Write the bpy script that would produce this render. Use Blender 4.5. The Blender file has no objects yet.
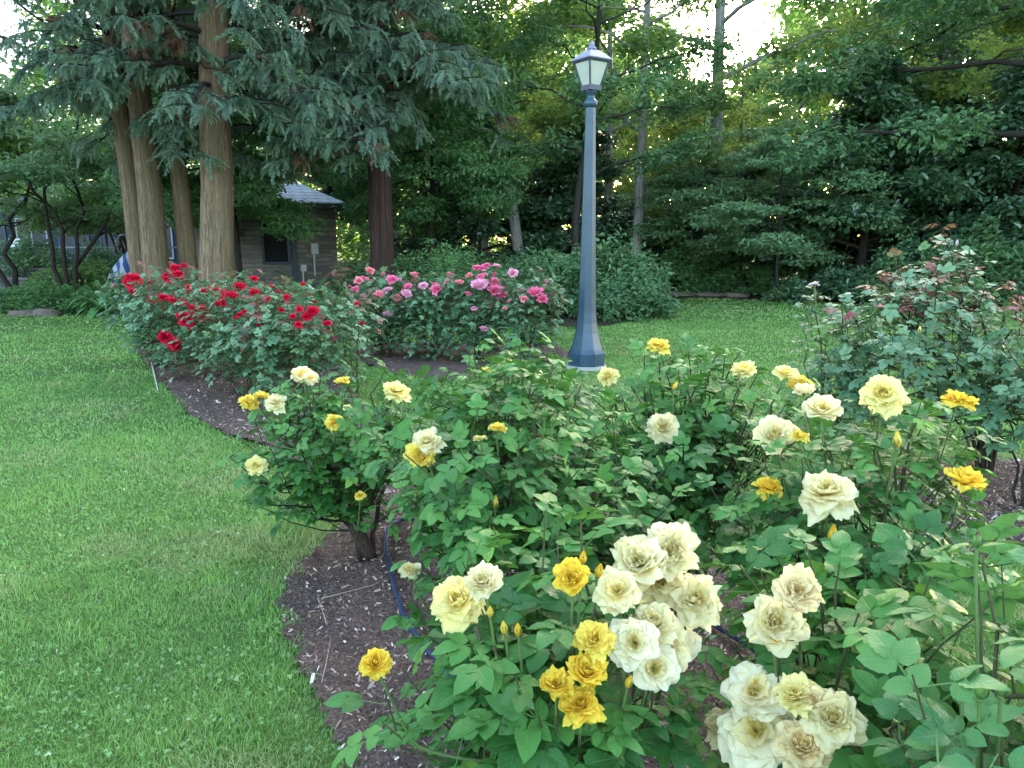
import bpy, math
import numpy as np
from mathutils import Vector, Matrix

SC = bpy.context.scene
COL = SC.collection
rng = np.random.default_rng(11)
R_ = math.radians

# ------------------------------------------------------------------ camera, world, sun, exposure
CAMZ, PITCH, FPX = 1.6, R_(10.6), 770.0
cam_d = bpy.data.cameras.new("camera")
cam = bpy.data.objects.new("camera", cam_d)
COL.objects.link(cam)
cam.location = (0, 0, CAMZ)
cam.rotation_euler = (math.pi / 2 - PITCH, 0, 0)
cam_d.sensor_width = 36.0
cam_d.lens = FPX / 1024 * 36.0
cam_d.clip_start = 0.05
cam_d.clip_end = 600
SC.camera = cam

SUN_EL, SUN_AZ = R_(12), R_(27)          # azimuth measured from +Y towards +X
world = bpy.data.worlds.new("World")
SC.world = world
world.use_nodes = True
wn = world.node_tree
sky = wn.nodes.new("ShaderNodeTexSky")
sky.sky_type = 'NISHITA'
sky.sun_disc = False
sky.sun_elevation = SUN_EL
sky.sun_rotation = SUN_AZ
sky.air_density = 1.0
sky.dust_density = 4.0
sky.ozone_density = 1.0
bg = wn.nodes.get("Background")
bg.inputs[1].default_value = 0.15
wn.links.new(sky.outputs[0], bg.inputs[0])

sun_d = bpy.data.lights.new("sun", 'SUN')
sun_d.energy = 3.0
sun_d.angle = R_(0.5)
sun_d.color = (1.0, 0.92, 0.76)
sun = bpy.data.objects.new("sun", sun_d)
COL.objects.link(sun)
sdir = Vector((math.sin(SUN_AZ) * math.cos(SUN_EL), math.cos(SUN_AZ) * math.cos(SUN_EL), math.sin(SUN_EL)))
sun.rotation_euler = (-sdir).to_track_quat('-Z', 'Y').to_euler()
sun.location = sdir * 80

SC.view_settings.view_transform = 'Standard'
SC.view_settings.look = 'None'
SC.view_settings.gamma = 1.0
SC.view_settings.use_curve_mapping = False
SC.view_settings.use_white_balance = True
SC.view_settings.white_balance_temperature = 6450
SC.view_settings.white_balance_tint = 10
SC.view_settings.exposure = 3.75
SC.render.engine = 'CYCLES'
SC.cycles.max_bounces = 12
SC.cycles.diffuse_bounces = 7
SC.cycles.glossy_bounces = 2
SC.cycles.transmission_bounces = 8
SC.cycles.transparent_max_bounces = 6
SC.cycles.use_denoising = True

# ------------------------------------------------------------------ picture <-> place
CP, SP = math.cos(PITCH), math.sin(PITCH)

def ray(px, py):
    a, b = (px - 512) / FPX, -(py - 384) / FPX
    d = np.array([a, CP + b * SP, -SP + b * CP])
    return d / np.linalg.norm(d)

def gp(px, py, z=0.0):
    d = ray(px, py)
    t = (z - CAMZ) / d[2]
    return np.array([d[0] * t, d[1] * t, z])

def at(px, py, Y):
    d = ray(px, py)
    t = Y / d[1]
    return np.array([d[0] * t, Y, CAMZ + d[2] * t])

CAM = np.array([0, 0, CAMZ])

# ------------------------------------------------------------------ numpy mesh tools
def nrm(a):
    a = np.asarray(a, float)
    return a / np.maximum(np.linalg.norm(a, axis=-1, keepdims=True), 1e-9)

class MB:
    """collects geometry for one mesh object"""
    def __init__(self):
        self.v, self.f, self.t, self.uv, self.n = [], [], [], [], 0

    def add(self, v, faces, tint=(0.5, 0, 0, 1), uv=None):
        v = np.asarray(v, np.float32).reshape(-1, 3)
        n = len(v)
        if n == 0:
            return
        self.v.append(v)
        for fa in faces:
            fa = np.asarray(fa, np.int64)
            if len(fa):
                self.f.append(fa + self.n)
        t = np.asarray(tint, np.float32)
        self.t.append(np.broadcast_to(t, (n, 4)) if t.ndim == 1 else t)
        self.uv.append(np.zeros((n, 3), np.float32) if uv is None else np.asarray(uv, np.float32))
        self.n += n

    def scatter(self, T, Rm, P, S, tint=None):
        """copies of template T=(verts, faces, tint, uv) with rotations Rm (N,3,3), positions P, scales S"""
        N = len(P)
        if N == 0:
            return
        tv, tf, tt, tuv = T
        S = np.asarray(S, float)
        if S.ndim == 1:
            S = S[:, None]
        v = np.einsum('nij,nvj->nvi', Rm, tv[None] * S[:, None, :]) + np.asarray(P)[:, None, :]
        V = len(tv)
        off = (np.arange(N) * V)
        faces = [(np.asarray(fa)[None] + off[:, None, None]).reshape(-1, np.asarray(fa).shape[1]) for fa in tf]
        t = np.broadcast_to(tt[None], (N, V, 4)).copy()
        if tint is not None:
            t = np.clip(t + np.asarray(tint)[:, None, :], 0, 1)
        self.add(v.reshape(-1, 3), faces, t.reshape(-1, 4), np.broadcast_to(tuv[None], (N, V, 3)).reshape(-1, 3))

    def tube(self, path, rad, sides=6, cap=True, tint=(0.5, 0, 0, 1), wob=0.0):
        path = np.asarray(path, float)
        n = len(path)
        rad = np.broadcast_to(np.asarray(rad, float), (n,))
        tan = nrm(np.gradient(path, axis=0))
        ref = np.array([1.0, 0, 0]) if abs(tan[0][0]) < 0.8 else np.array([0, 1.0, 0])
        vs = []
        a = np.arange(sides) / sides * 2 * math.pi
        for i in range(n):
            x = nrm(ref - tan[i] * (ref @ tan[i]))
            ref = x
            y = np.cross(tan[i], x)
            rr = rad[i] * (1 + (wob * np.sin(a * 3 + 1.3) + wob * .6 * np.sin(a * 5 + i * .05) if wob else 0))
            vs.append(path[i] + (np.cos(a) * rr)[:, None] * x + (np.sin(a) * rr)[:, None] * y)
        v = np.concatenate(vs)
        i, j = np.meshgrid(np.arange(n - 1), np.arange(sides), indexing='ij')
        i, j = i.ravel(), j.ravel()
        k = (j + 1) % sides
        q = np.stack([i * sides + j, i * sides + k, (i + 1) * sides + k, (i + 1) * sides + j], 1)
        fs = [q]
        if cap:
            fs.append(np.array([np.arange(sides)[::-1]]))
            fs.append(np.array([np.arange(sides) + (n - 1) * sides]))
        seg = np.concatenate([[0], np.cumsum(np.linalg.norm(np.diff(path, axis=0), axis=1))])
        uv = np.stack([np.tile(a, n), np.repeat(seg, sides), np.zeros(n * sides)], 1)
        self.add(v, fs, tint, uv)

    def box(self, lo, hi, rot=0.0, org=(0, 0, 0)):
        lo, hi = np.asarray(lo, float), np.asarray(hi, float)
        v = np.array([[x, y, z] for x in (lo[0], hi[0]) for y in (lo[1], hi[1]) for z in (lo[2], hi[2])])
        c, s = math.cos(rot), math.sin(rot)
        v = v @ np.array([[c, s, 0], [-s, c, 0], [0, 0, 1]]) + np.asarray(org, float)
        f = np.array([[0, 1, 3, 2], [4, 6, 7, 5], [0, 4, 5, 1], [2, 3, 7, 6], [0, 2, 6, 4], [1, 5, 7, 3]])
        self.add(v, [f])

    def loft(self, rings):
        """rings: list of (k,3) arrays, closed both ends"""
        k = len(rings[0])
        v = np.concatenate(rings)
        q = []
        for i in range(len(rings) - 1):
            for j in range(k):
                q.append([i * k + j, i * k + (j + 1) % k, (i + 1) * k + (j + 1) % k, (i + 1) * k + j])
        self.add(v, [np.array(q), np.array([np.arange(k)[::-1]]), np.array([np.arange(k) + (len(rings) - 1) * k])])

    def build(self, name, mat, parent=None, smooth=False, org=(0, 0, 0)):
        me = bpy.data.meshes.new(name)
        if self.n:
            v = np.concatenate(self.v) - np.asarray(org, np.float32)
            me.vertices.add(len(v))
            me.vertices.foreach_set("co", v.astype(np.float32).ravel())
            loops = np.concatenate([f.ravel() for f in self.f]).astype(np.int32)
            tot = np.concatenate([np.full(len(f), f.shape[1]) for f in self.f])
            start = np.concatenate([[0], np.cumsum(tot)[:-1]]).astype(np.int32)
            me.loops.add(len(loops))
            me.polygons.add(len(tot))
            me.polygons.foreach_set("loop_start", start)
            me.loops.foreach_set("vertex_index", loops)
            me.polygons.foreach_set("use_smooth", np.full(len(tot), smooth))
            ca = me.attributes.new("tint", 'FLOAT_COLOR', 'POINT')
            ca.data.foreach_set("color", np.concatenate(self.t).astype(np.float32).ravel())
            ua = me.attributes.new("leafuv", 'FLOAT_VECTOR', 'POINT')
            ua.data.foreach_set("vector", np.concatenate(self.uv).astype(np.float32).ravel())
            me.update(calc_edges=True)
        o = bpy.data.objects.new(name, me)
        COL.objects.link(o)
        if mat is not None:
            me.materials.append(mat)
        if parent is not None:
            o.parent = parent
        o.location = org
        return o

def frames(ydir, zhint):
    """rotation matrices whose Y axis follows ydir and whose Z axis is near zhint"""
    y = nrm(ydir)
    z = zhint - y * np.sum(zhint * y, -1, keepdims=True)
    z = nrm(z)
    x = np.cross(y, z)
    return np.stack([x, y, z], -1)

def bezier(p0, p1, p2, n):
    t = np.linspace(0, 1, n)[:, None]
    return p0 * (1 - t) ** 2 + 2 * p1 * t * (1 - t) + p2 * t * t

def vnoise(x, y, s, seed=0):
    """value noise in -1..1"""
    x, y = np.asarray(x) / s + 1000.3, np.asarray(y) / s + 1000.7
    xi, yi = np.floor(x).astype(np.int64), np.floor(y).astype(np.int64)
    fx, fy = x - xi, y - yi
    fx, fy = fx * fx * (3 - 2 * fx), fy * fy * (3 - 2 * fy)
    def h(a, b):
        n = (a * 374761393 + b * 668265263 + seed * 974634777) & 0x7fffffff
        n = ((n ^ (n >> 13)) * 1274126177) & 0x7fffffff
        return ((n ^ (n >> 16)) & 0xffff) / 32767.5 - 1
    return (h(xi, yi) * (1 - fx) + h(xi + 1, yi) * fx) * (1 - fy) + (h(xi, yi + 1) * (1 - fx) + h(xi + 1, yi + 1) * fx) * fy

def inpoly(x, y, poly):
    x, y = np.asarray(x), np.asarray(y)
    r = np.zeros(x.shape, bool)
    n = len(poly)
    for i in range(n):
        x0, y0 = poly[i][:2]
        x1, y1 = poly[(i + 1) % n][:2]
        if y0 == y1:
            continue
        c = ((y0 > y) != (y1 > y)) & (x < (x1 - x0) * (y - y0) / (y1 - y0) + x0)
        r ^= c
    return r

def tag(o, label=None, cat=None, group=None, kind=None):
    if label: o["label"] = label
    if cat: o["category"] = cat
    if group: o["group"] = group
    if kind: o["kind"] = kind
    return o

def empty(name, loc, label, cat, group=None):
    o = bpy.data.objects.new(name, None)
    o.empty_display_size = 0.2
    COL.objects.link(o)
    o.location = loc
    return tag(o, label, cat, group)

def dup(src, loc, rz, sc, label):
    r = src.copy()
    COL.objects.link(r)
    r.location = loc
    r.rotation_euler = (0, 0, rz)
    r.scale = (sc, sc, sc)
    r["label"] = label
    for ch in list(src.children):
        c = ch.copy()
        COL.objects.link(c)
        c.parent = r
        for g in list(ch.children):
            d = g.copy()
            COL.objects.link(d)
            d.parent = c
    return r

# ------------------------------------------------------------------ materials
class NT:
    def __init__(self, name):
        self.m = bpy.data.materials.new(name)
        self.m.use_nodes = True
        self.t = self.m.node_tree
        self.t.nodes.clear()
        self.out = self.t.nodes.new("ShaderNodeOutputMaterial")
    def n(self, typ, ins=None, **kw):
        nd = self.t.nodes.new(typ)
        for k, v in kw.items():
            setattr(nd, k, v)
        for k, v in (ins or {}).items():
            s = nd.inputs[k]
            if isinstance(v, bpy.types.NodeSocket):
                self.t.links.new(v, s)
            else:
                s.default_value = v
        return nd
    def mix(self, f, a, b, mode='MIX'):
        nd = self.t.nodes.new("ShaderNodeMix")
        nd.data_type = 'RGBA'
        nd.blend_type = mode
        for s, v in ((nd.inputs[0], f), (nd.inputs[6], a), (nd.inputs[7], b)):
            if isinstance(v, bpy.types.NodeSocket):
                self.t.links.new(v, s)
            else:
                s.default_value = v if not isinstance(v, tuple) or len(v) == 4 else (*v, 1)
        return nd.outputs[2]
    def math(self, op, a, b=0.0, c=0.0):
        nd = self.t.nodes.new("ShaderNodeMath")
        nd.operation = op
        for s, v in zip(nd.inputs, (a, b, c)):
            if isinstance(v, bpy.types.NodeSocket):
                self.t.links.new(v, s)
            else:
                s.default_value = v
        return nd.outputs[0]
    def ramp(self, f, lo, hi):
        nd = self.t.nodes.new("ShaderNodeMapRange")
        nd.interpolation_type = 'SMOOTHSTEP'
        self.t.links.new(f, nd.inputs[0])
        nd.inputs[1].default_value, nd.inputs[2].default_value = lo, hi
        return nd.outputs[0]
    def noise(self, scale, detail=3, vec=None, rough=0.55):
        nd = self.n("ShaderNodeTexNoise", {"Scale": scale, "Detail": detail, "Roughness": rough})
        if vec is not None:
            self.t.links.new(vec, nd.inputs["Vector"])
        return nd.outputs["Fac"]
    def coord(self):
        return self.n("ShaderNodeNewGeometry").outputs["Position"]
    def obj(self):
        return self.n("ShaderNodeTexCoord").outputs["Object"]
    def bump(self, h, strength=0.4, dist=0.01):
        return self.n("ShaderNodeBump", {"Height": h, "Strength": strength, "Distance": dist}).outputs[0]
    def pbr(self, col, rough=0.6, spec=0.5, normal=None, metal=0.0, trans=0.0, tcol=None):
        p = self.n("ShaderNodeBsdfPrincipled", {"Base Color": col if isinstance(col, bpy.types.NodeSocket) else (*col[:3], 1),
                                               "Roughness": rough, "Metallic": metal, "Specular IOR Level": spec})
        if normal is not None:
            self.t.links.new(normal, p.inputs["Normal"])
        sh = p.outputs[0]
        if trans > 0:
            t = self.n("ShaderNodeBsdfTranslucent", {"Color": tcol if isinstance(tcol, bpy.types.NodeSocket) else (*tcol[:3], 1)})
            sh = self.n("ShaderNodeMixShader", {0: trans, 1: sh, 2: t.outputs[0]}).outputs[0]
        self.t.links.new(sh, self.out.inputs[0])
        return self.m

def split_tint(N):
    a = N.n("ShaderNodeAttribute", attribute_name="tint")
    s = N.n("ShaderNodeSeparateColor", {0: a.outputs["Color"]})
    return s.outputs[0], s.outputs[1], s.outputs[2]

def leaf_mat(name, dark, light, young, red=(0.10, 0.012, 0.02), rough=0.42, trans=0.22, tcol=(0.12, 0.22, 0.03), veins=True, spec=0.5, back=1.5):
    N = NT(name)
    r, g, b = split_tint(N)
    c = N.mix(r, dark, light)
    c = N.mix(g, c, young)
    c = N.mix(b, c, red)
    nm = None
    if veins:
        u = N.n("ShaderNodeAttribute", attribute_name="leafuv")
        s = N.n("ShaderNodeSeparateXYZ", {0: u.outputs["Vector"]})
        au = N.math('ABSOLUTE', s.outputs[0])
        mid = N.math('SUBTRACT', 1.0, N.ramp(au, 0.02, 0.10))
        w = N.math('FRACT', N.math('MULTIPLY', N.math('SUBTRACT', s.outputs[1], N.math('MULTIPLY', au, 0.28)), 6.0))
        w = N.math('ABSOLUTE', N.math('SUBTRACT', w, 0.5))
        lat = N.math('SUBTRACT', 1.0, N.ramp(w, 0.03, 0.16))
        v = N.math('MAXIMUM', mid, N.math('MULTIPLY', lat, 0.5))
        c = N.mix(N.math('MULTIPLY', v, 0.13), c, tuple(min(1, x * 2.0 + 0.02) for x in light))
        nm = N.bump(N.math('SUBTRACT', 1.0, v), 0.5, 0.0015)
        nz = N.noise(60, 2, N.coord())
        c = N.mix(N.math('MULTIPLY', nz, 0.35), c, tuple(x * 0.55 for x in dark))
        c = N.mix(N.math('MULTIPLY', N.ramp(N.noise(95, 3, N.coord()), .66, .76), .4), c, (0.17, 0.19, 0.045))
    bf = N.n("ShaderNodeNewGeometry").outputs["Backfacing"]
    pale = N.mix(0.5, c, tuple(min(1, x * back + 0.02) for x in light))
    c2 = N.mix(bf, c, pale)
    tc = N.mix(b, N.mix(0.5, c, tcol), (0.3, 0.03, 0.03))
    rr = N.math('ADD', rough, N.math('MULTIPLY', r, 0.12))
    p = N.pbr(c2, 0.5, spec, nm, 0, trans, tc)
    pn = [n for n in N.t.nodes if n.type == 'BSDF_PRINCIPLED'][0]
    N.t.links.new(rr, pn.inputs["Roughness"])
    return p

def petal_mat(name, base, edge, tip=None, trans=0.3, lo=0.15, hi=0.8):
    N = NT(name)
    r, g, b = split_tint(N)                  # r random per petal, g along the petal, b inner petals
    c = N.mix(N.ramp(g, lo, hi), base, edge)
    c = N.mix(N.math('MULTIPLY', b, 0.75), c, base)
    c = N.mix(N.math('MULTIPLY', r, 0.35), c, tuple(min(1, x * 1.08 + 0.01) for x in edge))
    if tip:
        c = N.mix(N.math('MULTIPLY', N.ramp(N.noise(30, 2, N.coord()), .55, .75), 0.5), c, tip)
    u = N.n("ShaderNodeAttribute", attribute_name="leafuv")
    mp = N.n("ShaderNodeMapping", {"Vector": u.outputs["Vector"], "Scale": (9.0, 0.7, 1)})
    nm = N.bump(N.noise(2.0, 4, mp.outputs[0]), 0.8, 0.003)
    return N.pbr(c, 0.55, 0.25, nm, 0, trans, c)

def bark_mat(name, dark, light, sx=14.0, sy=1.2, strength=0.9, moss=None):
    N = NT(name)
    u = N.n("ShaderNodeAttribute", attribute_name="leafuv")
    s = N.n("ShaderNodeSeparateXYZ", {0: u.outputs["Vector"]})
    ca = N.math('COSINE', s.outputs[0])
    sa = N.math('SINE', s.outputs[0])
    vv = N.n("ShaderNodeCombineXYZ", {0: N.math('MULTIPLY', ca, sx * .25), 1: N.math('MULTIPLY', sa, sx * .25), 2: N.math('MULTIPLY', s.outputs[1], sy * 1.5)})
    f = N.n('ShaderNodeTexNoise', {'Vector': vv.outputs[0], 'Scale': 1.6, 'Detail': 7, 'Roughness': .68, 'Distortion': .9}).outputs['Fac']
    f2 = N.noise(0.35, 3, vv.outputs[0])
    c = N.mix(N.ramp(f, 0.32, 0.68), dark, light)
    c = N.mix(N.math('MULTIPLY', N.ramp(f2, .35, .7), 0.6), c, dark)
    if moss:
        c = N.mix(N.ramp(N.noise(0.12, 3, vv.outputs[0]), .5, .8), c, moss)
    return N.pbr(c, 0.85, 0.2, N.bump(f, strength, 0.03))

def plain_mat(name, col, rough=0.5, spec=0.5, metal=0.0, var=0.25, scale=12.0, bump=0.1):
    N = NT(name)
    f = N.noise(scale, 4, N.obj())
    c = N.mix(N.math('MULTIPLY', N.ramp(f, .35, .75), var), col, tuple(x * 0.55 for x in col))
    return N.pbr(c, rough, spec, N.bump(f, bump, 0.004), metal)

M = {}
M['leaf'] = leaf_mat("rose_leaf", (0.026, 0.108, 0.022), (0.088, 0.250, 0.046), (0.22, 0.40, 0.06), rough=.38, spec=.28)
M['leaf_light'] = leaf_mat("rose_leaf_light", (0.040, 0.140, 0.038), (0.098, 0.250, 0.072), (0.26, 0.42, 0.08), rough=0.42, spec=.3)
M['leaf_blue'] = leaf_mat("rose_leaf_blue", (0.045, 0.135, 0.055), (0.195, 0.335, 0.175), (0.20, 0.34, 0.12), red=(0.30, 0.030, 0.055), rough=0.36, spec=.4)  # grey green leaf; light end raised to paint whitish sky highlights
M['stem'] = plain_mat("rose_stem", (0.10, 0.17, 0.05), 0.5)
M['cane'] = bark_mat("rose_cane", (0.05, 0.05, 0.026), (0.15, 0.15, 0.065), 8, 20, 0.5)
M['cane_dark'] = bark_mat("rose_cane_old", (0.03, 0.022, 0.018), (0.12, 0.09, 0.07), 8, 12, 0.8)
M['cream'] = petal_mat("petal_cream", (0.96, 0.77, 0.15), (0.89, 0.82, 0.50), tip=(0.87, 0.70, 0.34), trans=.45)
M['white'] = petal_mat("petal_white", (0.96, 0.78, 0.18), (0.90, 0.85, 0.60), lo=.08, hi=.55, trans=.4)
M['peach'] = petal_mat("petal_peach", (0.95, 0.64, 0.14), (0.90, 0.78, 0.44), tip=(0.84, 0.55, 0.26), trans=.4)
M['lemon'] = petal_mat("petal_lemon", (0.95, 0.74, 0.10), (0.92, 0.83, 0.36), trans=.4)
M['yellow'] = petal_mat("petal_yellow", (0.92, 0.60, 0.03), (0.92, 0.76, 0.14), trans=.4)
M['gold'] = petal_mat("petal_gold", (0.92, 0.52, 0.015), (0.92, 0.69, 0.07), trans=.4)
M['red'] = petal_mat("petal_red", (0.34, 0.002, 0.014), (0.66, 0.008, 0.045))
M['pink'] = petal_mat("petal_pink", (0.78, 0.08, 0.19), (0.86, 0.20, 0.36))
M['coral'] = petal_mat("petal_coral", (0.78, 0.24, 0.18), (0.84, 0.28, 0.32))
M['lilac'] = petal_mat("petal_lilac", (0.78, 0.24, 0.38), (0.84, 0.42, 0.55))
M['palepink'] = petal_mat("petal_pale_pink", (0.7, 0.45, 0.45), (0.8, 0.68, 0.68))

# ------------------------------------------------------------------ templates
def leaflet(rows, hw, fold, arch, cols=3, serr=0.0):
    vs, uv = [], []
    ts = np.linspace(0, 1, rows)
    xs = np.linspace(-1, 1, cols)
    for i, t in enumerate(ts):
        w = hw * (math.sin(math.pi * t ** 0.82) ** 0.60 if 0 < t < 1 else 0.02) * (1 - 0.22 * t)
        if serr and 0 < i < rows - 1:
            w *= 1 + (serr if i % 2 else -serr)
        for x in xs:
            y = t - (0.05 * abs(x) if (serr and i % 2) else 0)
            vs.append((x * w, y, abs(x) * w * fold - arch * t * t + 0.06 * math.sin(t * 9 + x * 2) * abs(x) * hw))
            uv.append((x, t, 0))
    v, uv = np.array(vs), np.array(uv)
    q = []
    for i in range(rows - 1):
        for j in range(cols - 1):
            a = i * cols + j
            q.append([a, a + 1, a + cols + 1, a + cols])
    return v, np.array(q), uv

def compound(n_leaf, rows, cols, seed, serr=0.0):
    """a compound rose leaf, unit length along +Y"""
    r = np.random.default_rng(seed)
    V, F, U, T, off = [], [], [], [], 0
    spots = [(0.62, 0, 0.45)] if n_leaf < 3 else []
    if n_leaf >= 3:
        spots = [(0.60, 0, 0.46), (0.52, 1, 0.40), (0.52, -1, 0.40)]
    if n_leaf >= 5:
        spots += [(0.26, 1, 0.32), (0.26, -1, 0.32)]
    for (y, side, L) in spots:
        v, q, uv = leaflet(rows, 0.38 + r.uniform(-.04, .04), r.uniform(0.0, 0.34), r.uniform(0.02, 0.26), cols, serr)
        v = v * L * r.uniform(.9, 1.08)
        a = side * R_(r.uniform(52, 78))
        tl = R_(r.uniform(-18, 18))
        c, s = math.cos(-a), math.sin(-a)
        v = v @ np.array([[math.cos(tl), 0, math.sin(tl)], [0, 1, 0], [-math.sin(tl), 0, math.cos(tl)]])
        v = v @ np.array([[c, s, 0], [-s, c, 0], [0, 0, 1]])
        v[:, 1] += y
        V.append(v); F.append(q + off); U.append(uv)
        T.append(np.broadcast_to(np.array([r.uniform(-.12, .12), 0, 0, 0]), (len(v), 4)))
        off += len(v)
    V = np.concatenate(V)
    V[:, 2] -= 0.22 * V[:, 1] ** 2
    # rachis
    rv = np.array([[-.012, 0, 0], [.012, 0, 0], [.012, .62, -.085], [-.012, .62, -.085]])
    F = np.concatenate(F + [np.array([[0, 1, 2, 3]]) + off])
    V = np.concatenate([V, rv])
    U = np.concatenate(U + [np.array([[.5, .3, 0]] * 4)])
    T = np.concatenate(T + [np.zeros((4, 4))])
    return (V, [F], T, U)

LEAF_HI = [compound(5, 11, 5, s, .045) for s in range(5)] + [compound(3, 11, 5, 9, .045)]
LEAF_MID = [compound(5, 6, 3, s) for s in range(5)] + [compound(3, 6, 3, 9)]
LEAF_LOW = [compound(5, 4, 3, s) for s in range(4)] + [compound(3, 4, 3, 9)]

def rose(seed, opn=1.0, lod=2, layers=6, wide=False):
    """a rose: layered petals round +Z, outer radius about 1; tint = random, along petal, inner"""
    r = np.random.default_rng(seed)
    mb = MB()
    ns, nt = ((12, 9), (7, 6), (4, 4))[2 - lod]
    spec = [(6, .40, 8, -24), (8, .50, 16, -12), (9, .60, 24, 4), (11, .74, 38, 34), (11, .86, 52, 68), (10, .97, 64, 96), (8, 1.04, 76, 118)][:layers + 1]
    if wide:
        spec = [(5, .34, 16, 0), (6, .60, 40, 38), (8, .84, 58, 66), (9, .98, 68, 86), (7, 1.05, 78, 108)]
    if lod == 0:
        spec = [(3, .5, 5, -10), (5, .75, 28, 18), (6, .95, 52, 64), (6, 1.05, 70, 105)][:max(2, layers - 2)]
    th0 = r.uniform(0, 6.28)
    for k, (n, L, p0, p1) in enumerate(spec):
        inner = max(0, 1 - k / (len(spec) * .45))
        for j in range(n):
            th = th0 + k * 1.1 + j / n * 2 * math.pi + r.uniform(-.38, .38)
            Lj = L * r.uniform(.76, 1.1)
            a0 = R_(p0 * opn + r.uniform(-11, 11))
            a1 = R_(p1 * opn + r.uniform(-32, 32))
            W = Lj * r.uniform(.30, .46) * (1.2 if wide or lod == 0 else 1)
            ph, ph2, amp = r.uniform(0, 6.28), r.uniform(0, 6.28), r.uniform(.05, .115) * (0.7 + k * .07)
            ts = np.linspace(0, 1, nt)
            ss = np.linspace(-1, 1, ns)
            ang = a0 + (a1 - a0) * ts ** 1.6
            dr = np.concatenate([[0], np.cumsum(np.sin((ang[1:] + ang[:-1]) / 2) / (nt - 1))]) * Lj + 0.05
            dz = np.concatenate([[0], np.cumsum(np.cos((ang[1:] + ang[:-1]) / 2) / (nt - 1))]) * Lj
            notch = r.uniform(.02, .12)
            V, U, T = [], [], []
            rnd = r.uniform(0, 1)
            for i, t in enumerate(ts):
                w = W * (0.30 + 0.95 * math.sin(min(1, t * 1.02) * math.pi * .62)) * (1 if t < .8 else math.sqrt(max(.3, 1 - ((t - .8) / .26) ** 2)))
                for s in ss:
                    rr, zz = dr[i], dz[i]
                    e = t * t
                    pull = (s * s) * (.14 + notch * 0) * e + (notch * max(0, 1 - abs(s) * 3) * e)
                    rr2 = rr - pull * Lj * math.sin(ang[i]) * .9
                    zz2 = zz - pull * Lj * math.cos(ang[i]) * .9
                    da = s * w / max(rr2, .24)
                    da = max(-1.35, min(1.35, da))
                    wav = amp * e * (math.sin(s * 4.2 + ph) + .6 * math.sin(s * 8.5 + ph2)) * Lj
                    rr2 += wav * math.cos(ang[i]) + .04 * (1 - abs(s)) * e * .3
                    zz2 += wav * math.sin(ang[i]) + abs(s) ** 2 * .07 * Lj * t
                    V.append((rr2 * math.cos(th + da), rr2 * math.sin(th + da), zz2))
                    U.append((s + rnd * 7, t, 0))
                    T.append((rnd, t, inner, 1))
            q = [[i * ns + jj, i * ns + jj + 1, (i + 1) * ns + jj + 1, (i + 1) * ns + jj] for i in range(nt - 1) for jj in range(ns - 1)]
            mb.add(V, [np.array(q)], np.array(T), np.array(U))
    if wide:                                   # stamens
        for j in range(26):
            a, l, o = r.uniform(0, 6.283), r.uniform(.22, .36), r.uniform(.0, .10)
            b = np.array([o * math.cos(a), o * math.sin(a), .06])
            e = b + np.array([math.cos(a) * l * .45, math.sin(a) * l * .45, l])
            mb.tube(np.array([b, (b + e) / 2 + [0, 0, .02], e, e + (e - b) * .12]), [.010, .009, .022, .012], 4, True, (0, 0, 1, 1))
    v = np.concatenate(mb.v)
    if lod:
        ph = r.uniform(0, 6.28, 6)
        nz = np.column_stack([np.sin(v[:, 1] * 7 + ph[0]) + np.sin(v[:, 2] * 9 + ph[1]), np.sin(v[:, 0] * 7 + ph[2]) + np.sin(v[:, 2] * 8 + ph[3]), np.sin(v[:, 0] * 6 + ph[4]) + np.sin(v[:, 1] * 6 + ph[5])])
        v = v + .026 * nz + .010 * np.sin(v[:, [1, 2, 0]] * 17 + ph[:3])
    v = v / np.percentile(np.linalg.norm(v[:, :2], axis=1), 97)
    return (v, mb.f, np.concatenate(mb.t), np.concatenate(mb.uv))

def budT(seed, lod=1):
    r = np.random.default_rng(seed)
    mb = MB()
    n = 7
    for k in range(3):
        for j in range(3):
            th = j * 2.1 + k * .8
            V, U, T = [], [], []
            for i in range(n):
                t = i / (n - 1)
                rad = (.21 + .035 * k) * (math.sin(math.pi * (.10 + .86 * t) ** .85) ** .8) + .015 + (.09 * k * max(0, t - .6) ** 1.5)
                for s in (-1, -.5, 0, .5, 1):
                    V.append((rad * math.cos(th + s * 1.15), rad * math.sin(th + s * 1.15), t * (1.15 - .10 * k) - .05 * s * s * t))
                    U.append((s, t, 0)); T.append((r.uniform(0, .3), t, 1 - k * .5, 1))
            q = [[i * 5 + a, i * 5 + a + 1, (i + 1) * 5 + a + 1, (i + 1) * 5 + a] for i in range(n - 1) for a in range(4)]
            mb.add(V, [np.array(q)], np.array(T), np.array(U))
    return (np.concatenate(mb.v), mb.f, np.concatenate(mb.t), np.concatenate(mb.uv))

ROSES = {2: [rose(s, o, 2, l) for s, o, l in ((1, 1.0, 6), (2, 1.12, 6), (3, .9, 6), (4, 1.05, 6), (5, 1.18, 6), (6, .8, 6), (7, .95, 5), (8, 1.1, 6), (9, .7, 6), (10, 1.0, 5))],
         1: [rose(s, o, 1, l) for s, o, l in ((11, 1.0, 6), (12, .85, 6), (13, 1.1, 6))],
         0: [rose(s, o, 0, 6) for s, o in ((21, 1.0), (22, .8), (23, 1.1))]}
WIDE_ROSES = {2: [rose(s, o, 2, 6, True) for s, o in ((31, 1.0), (32, 1.12), (33, .92), (36, 1.05), (37, .85))], 1: [rose(s, o, 1, 6, True) for s, o in ((34, 1.0), (35, 1.1))]}
WIDE_ROSES[0] = ROSES[0]
BUD = budT(3)

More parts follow.
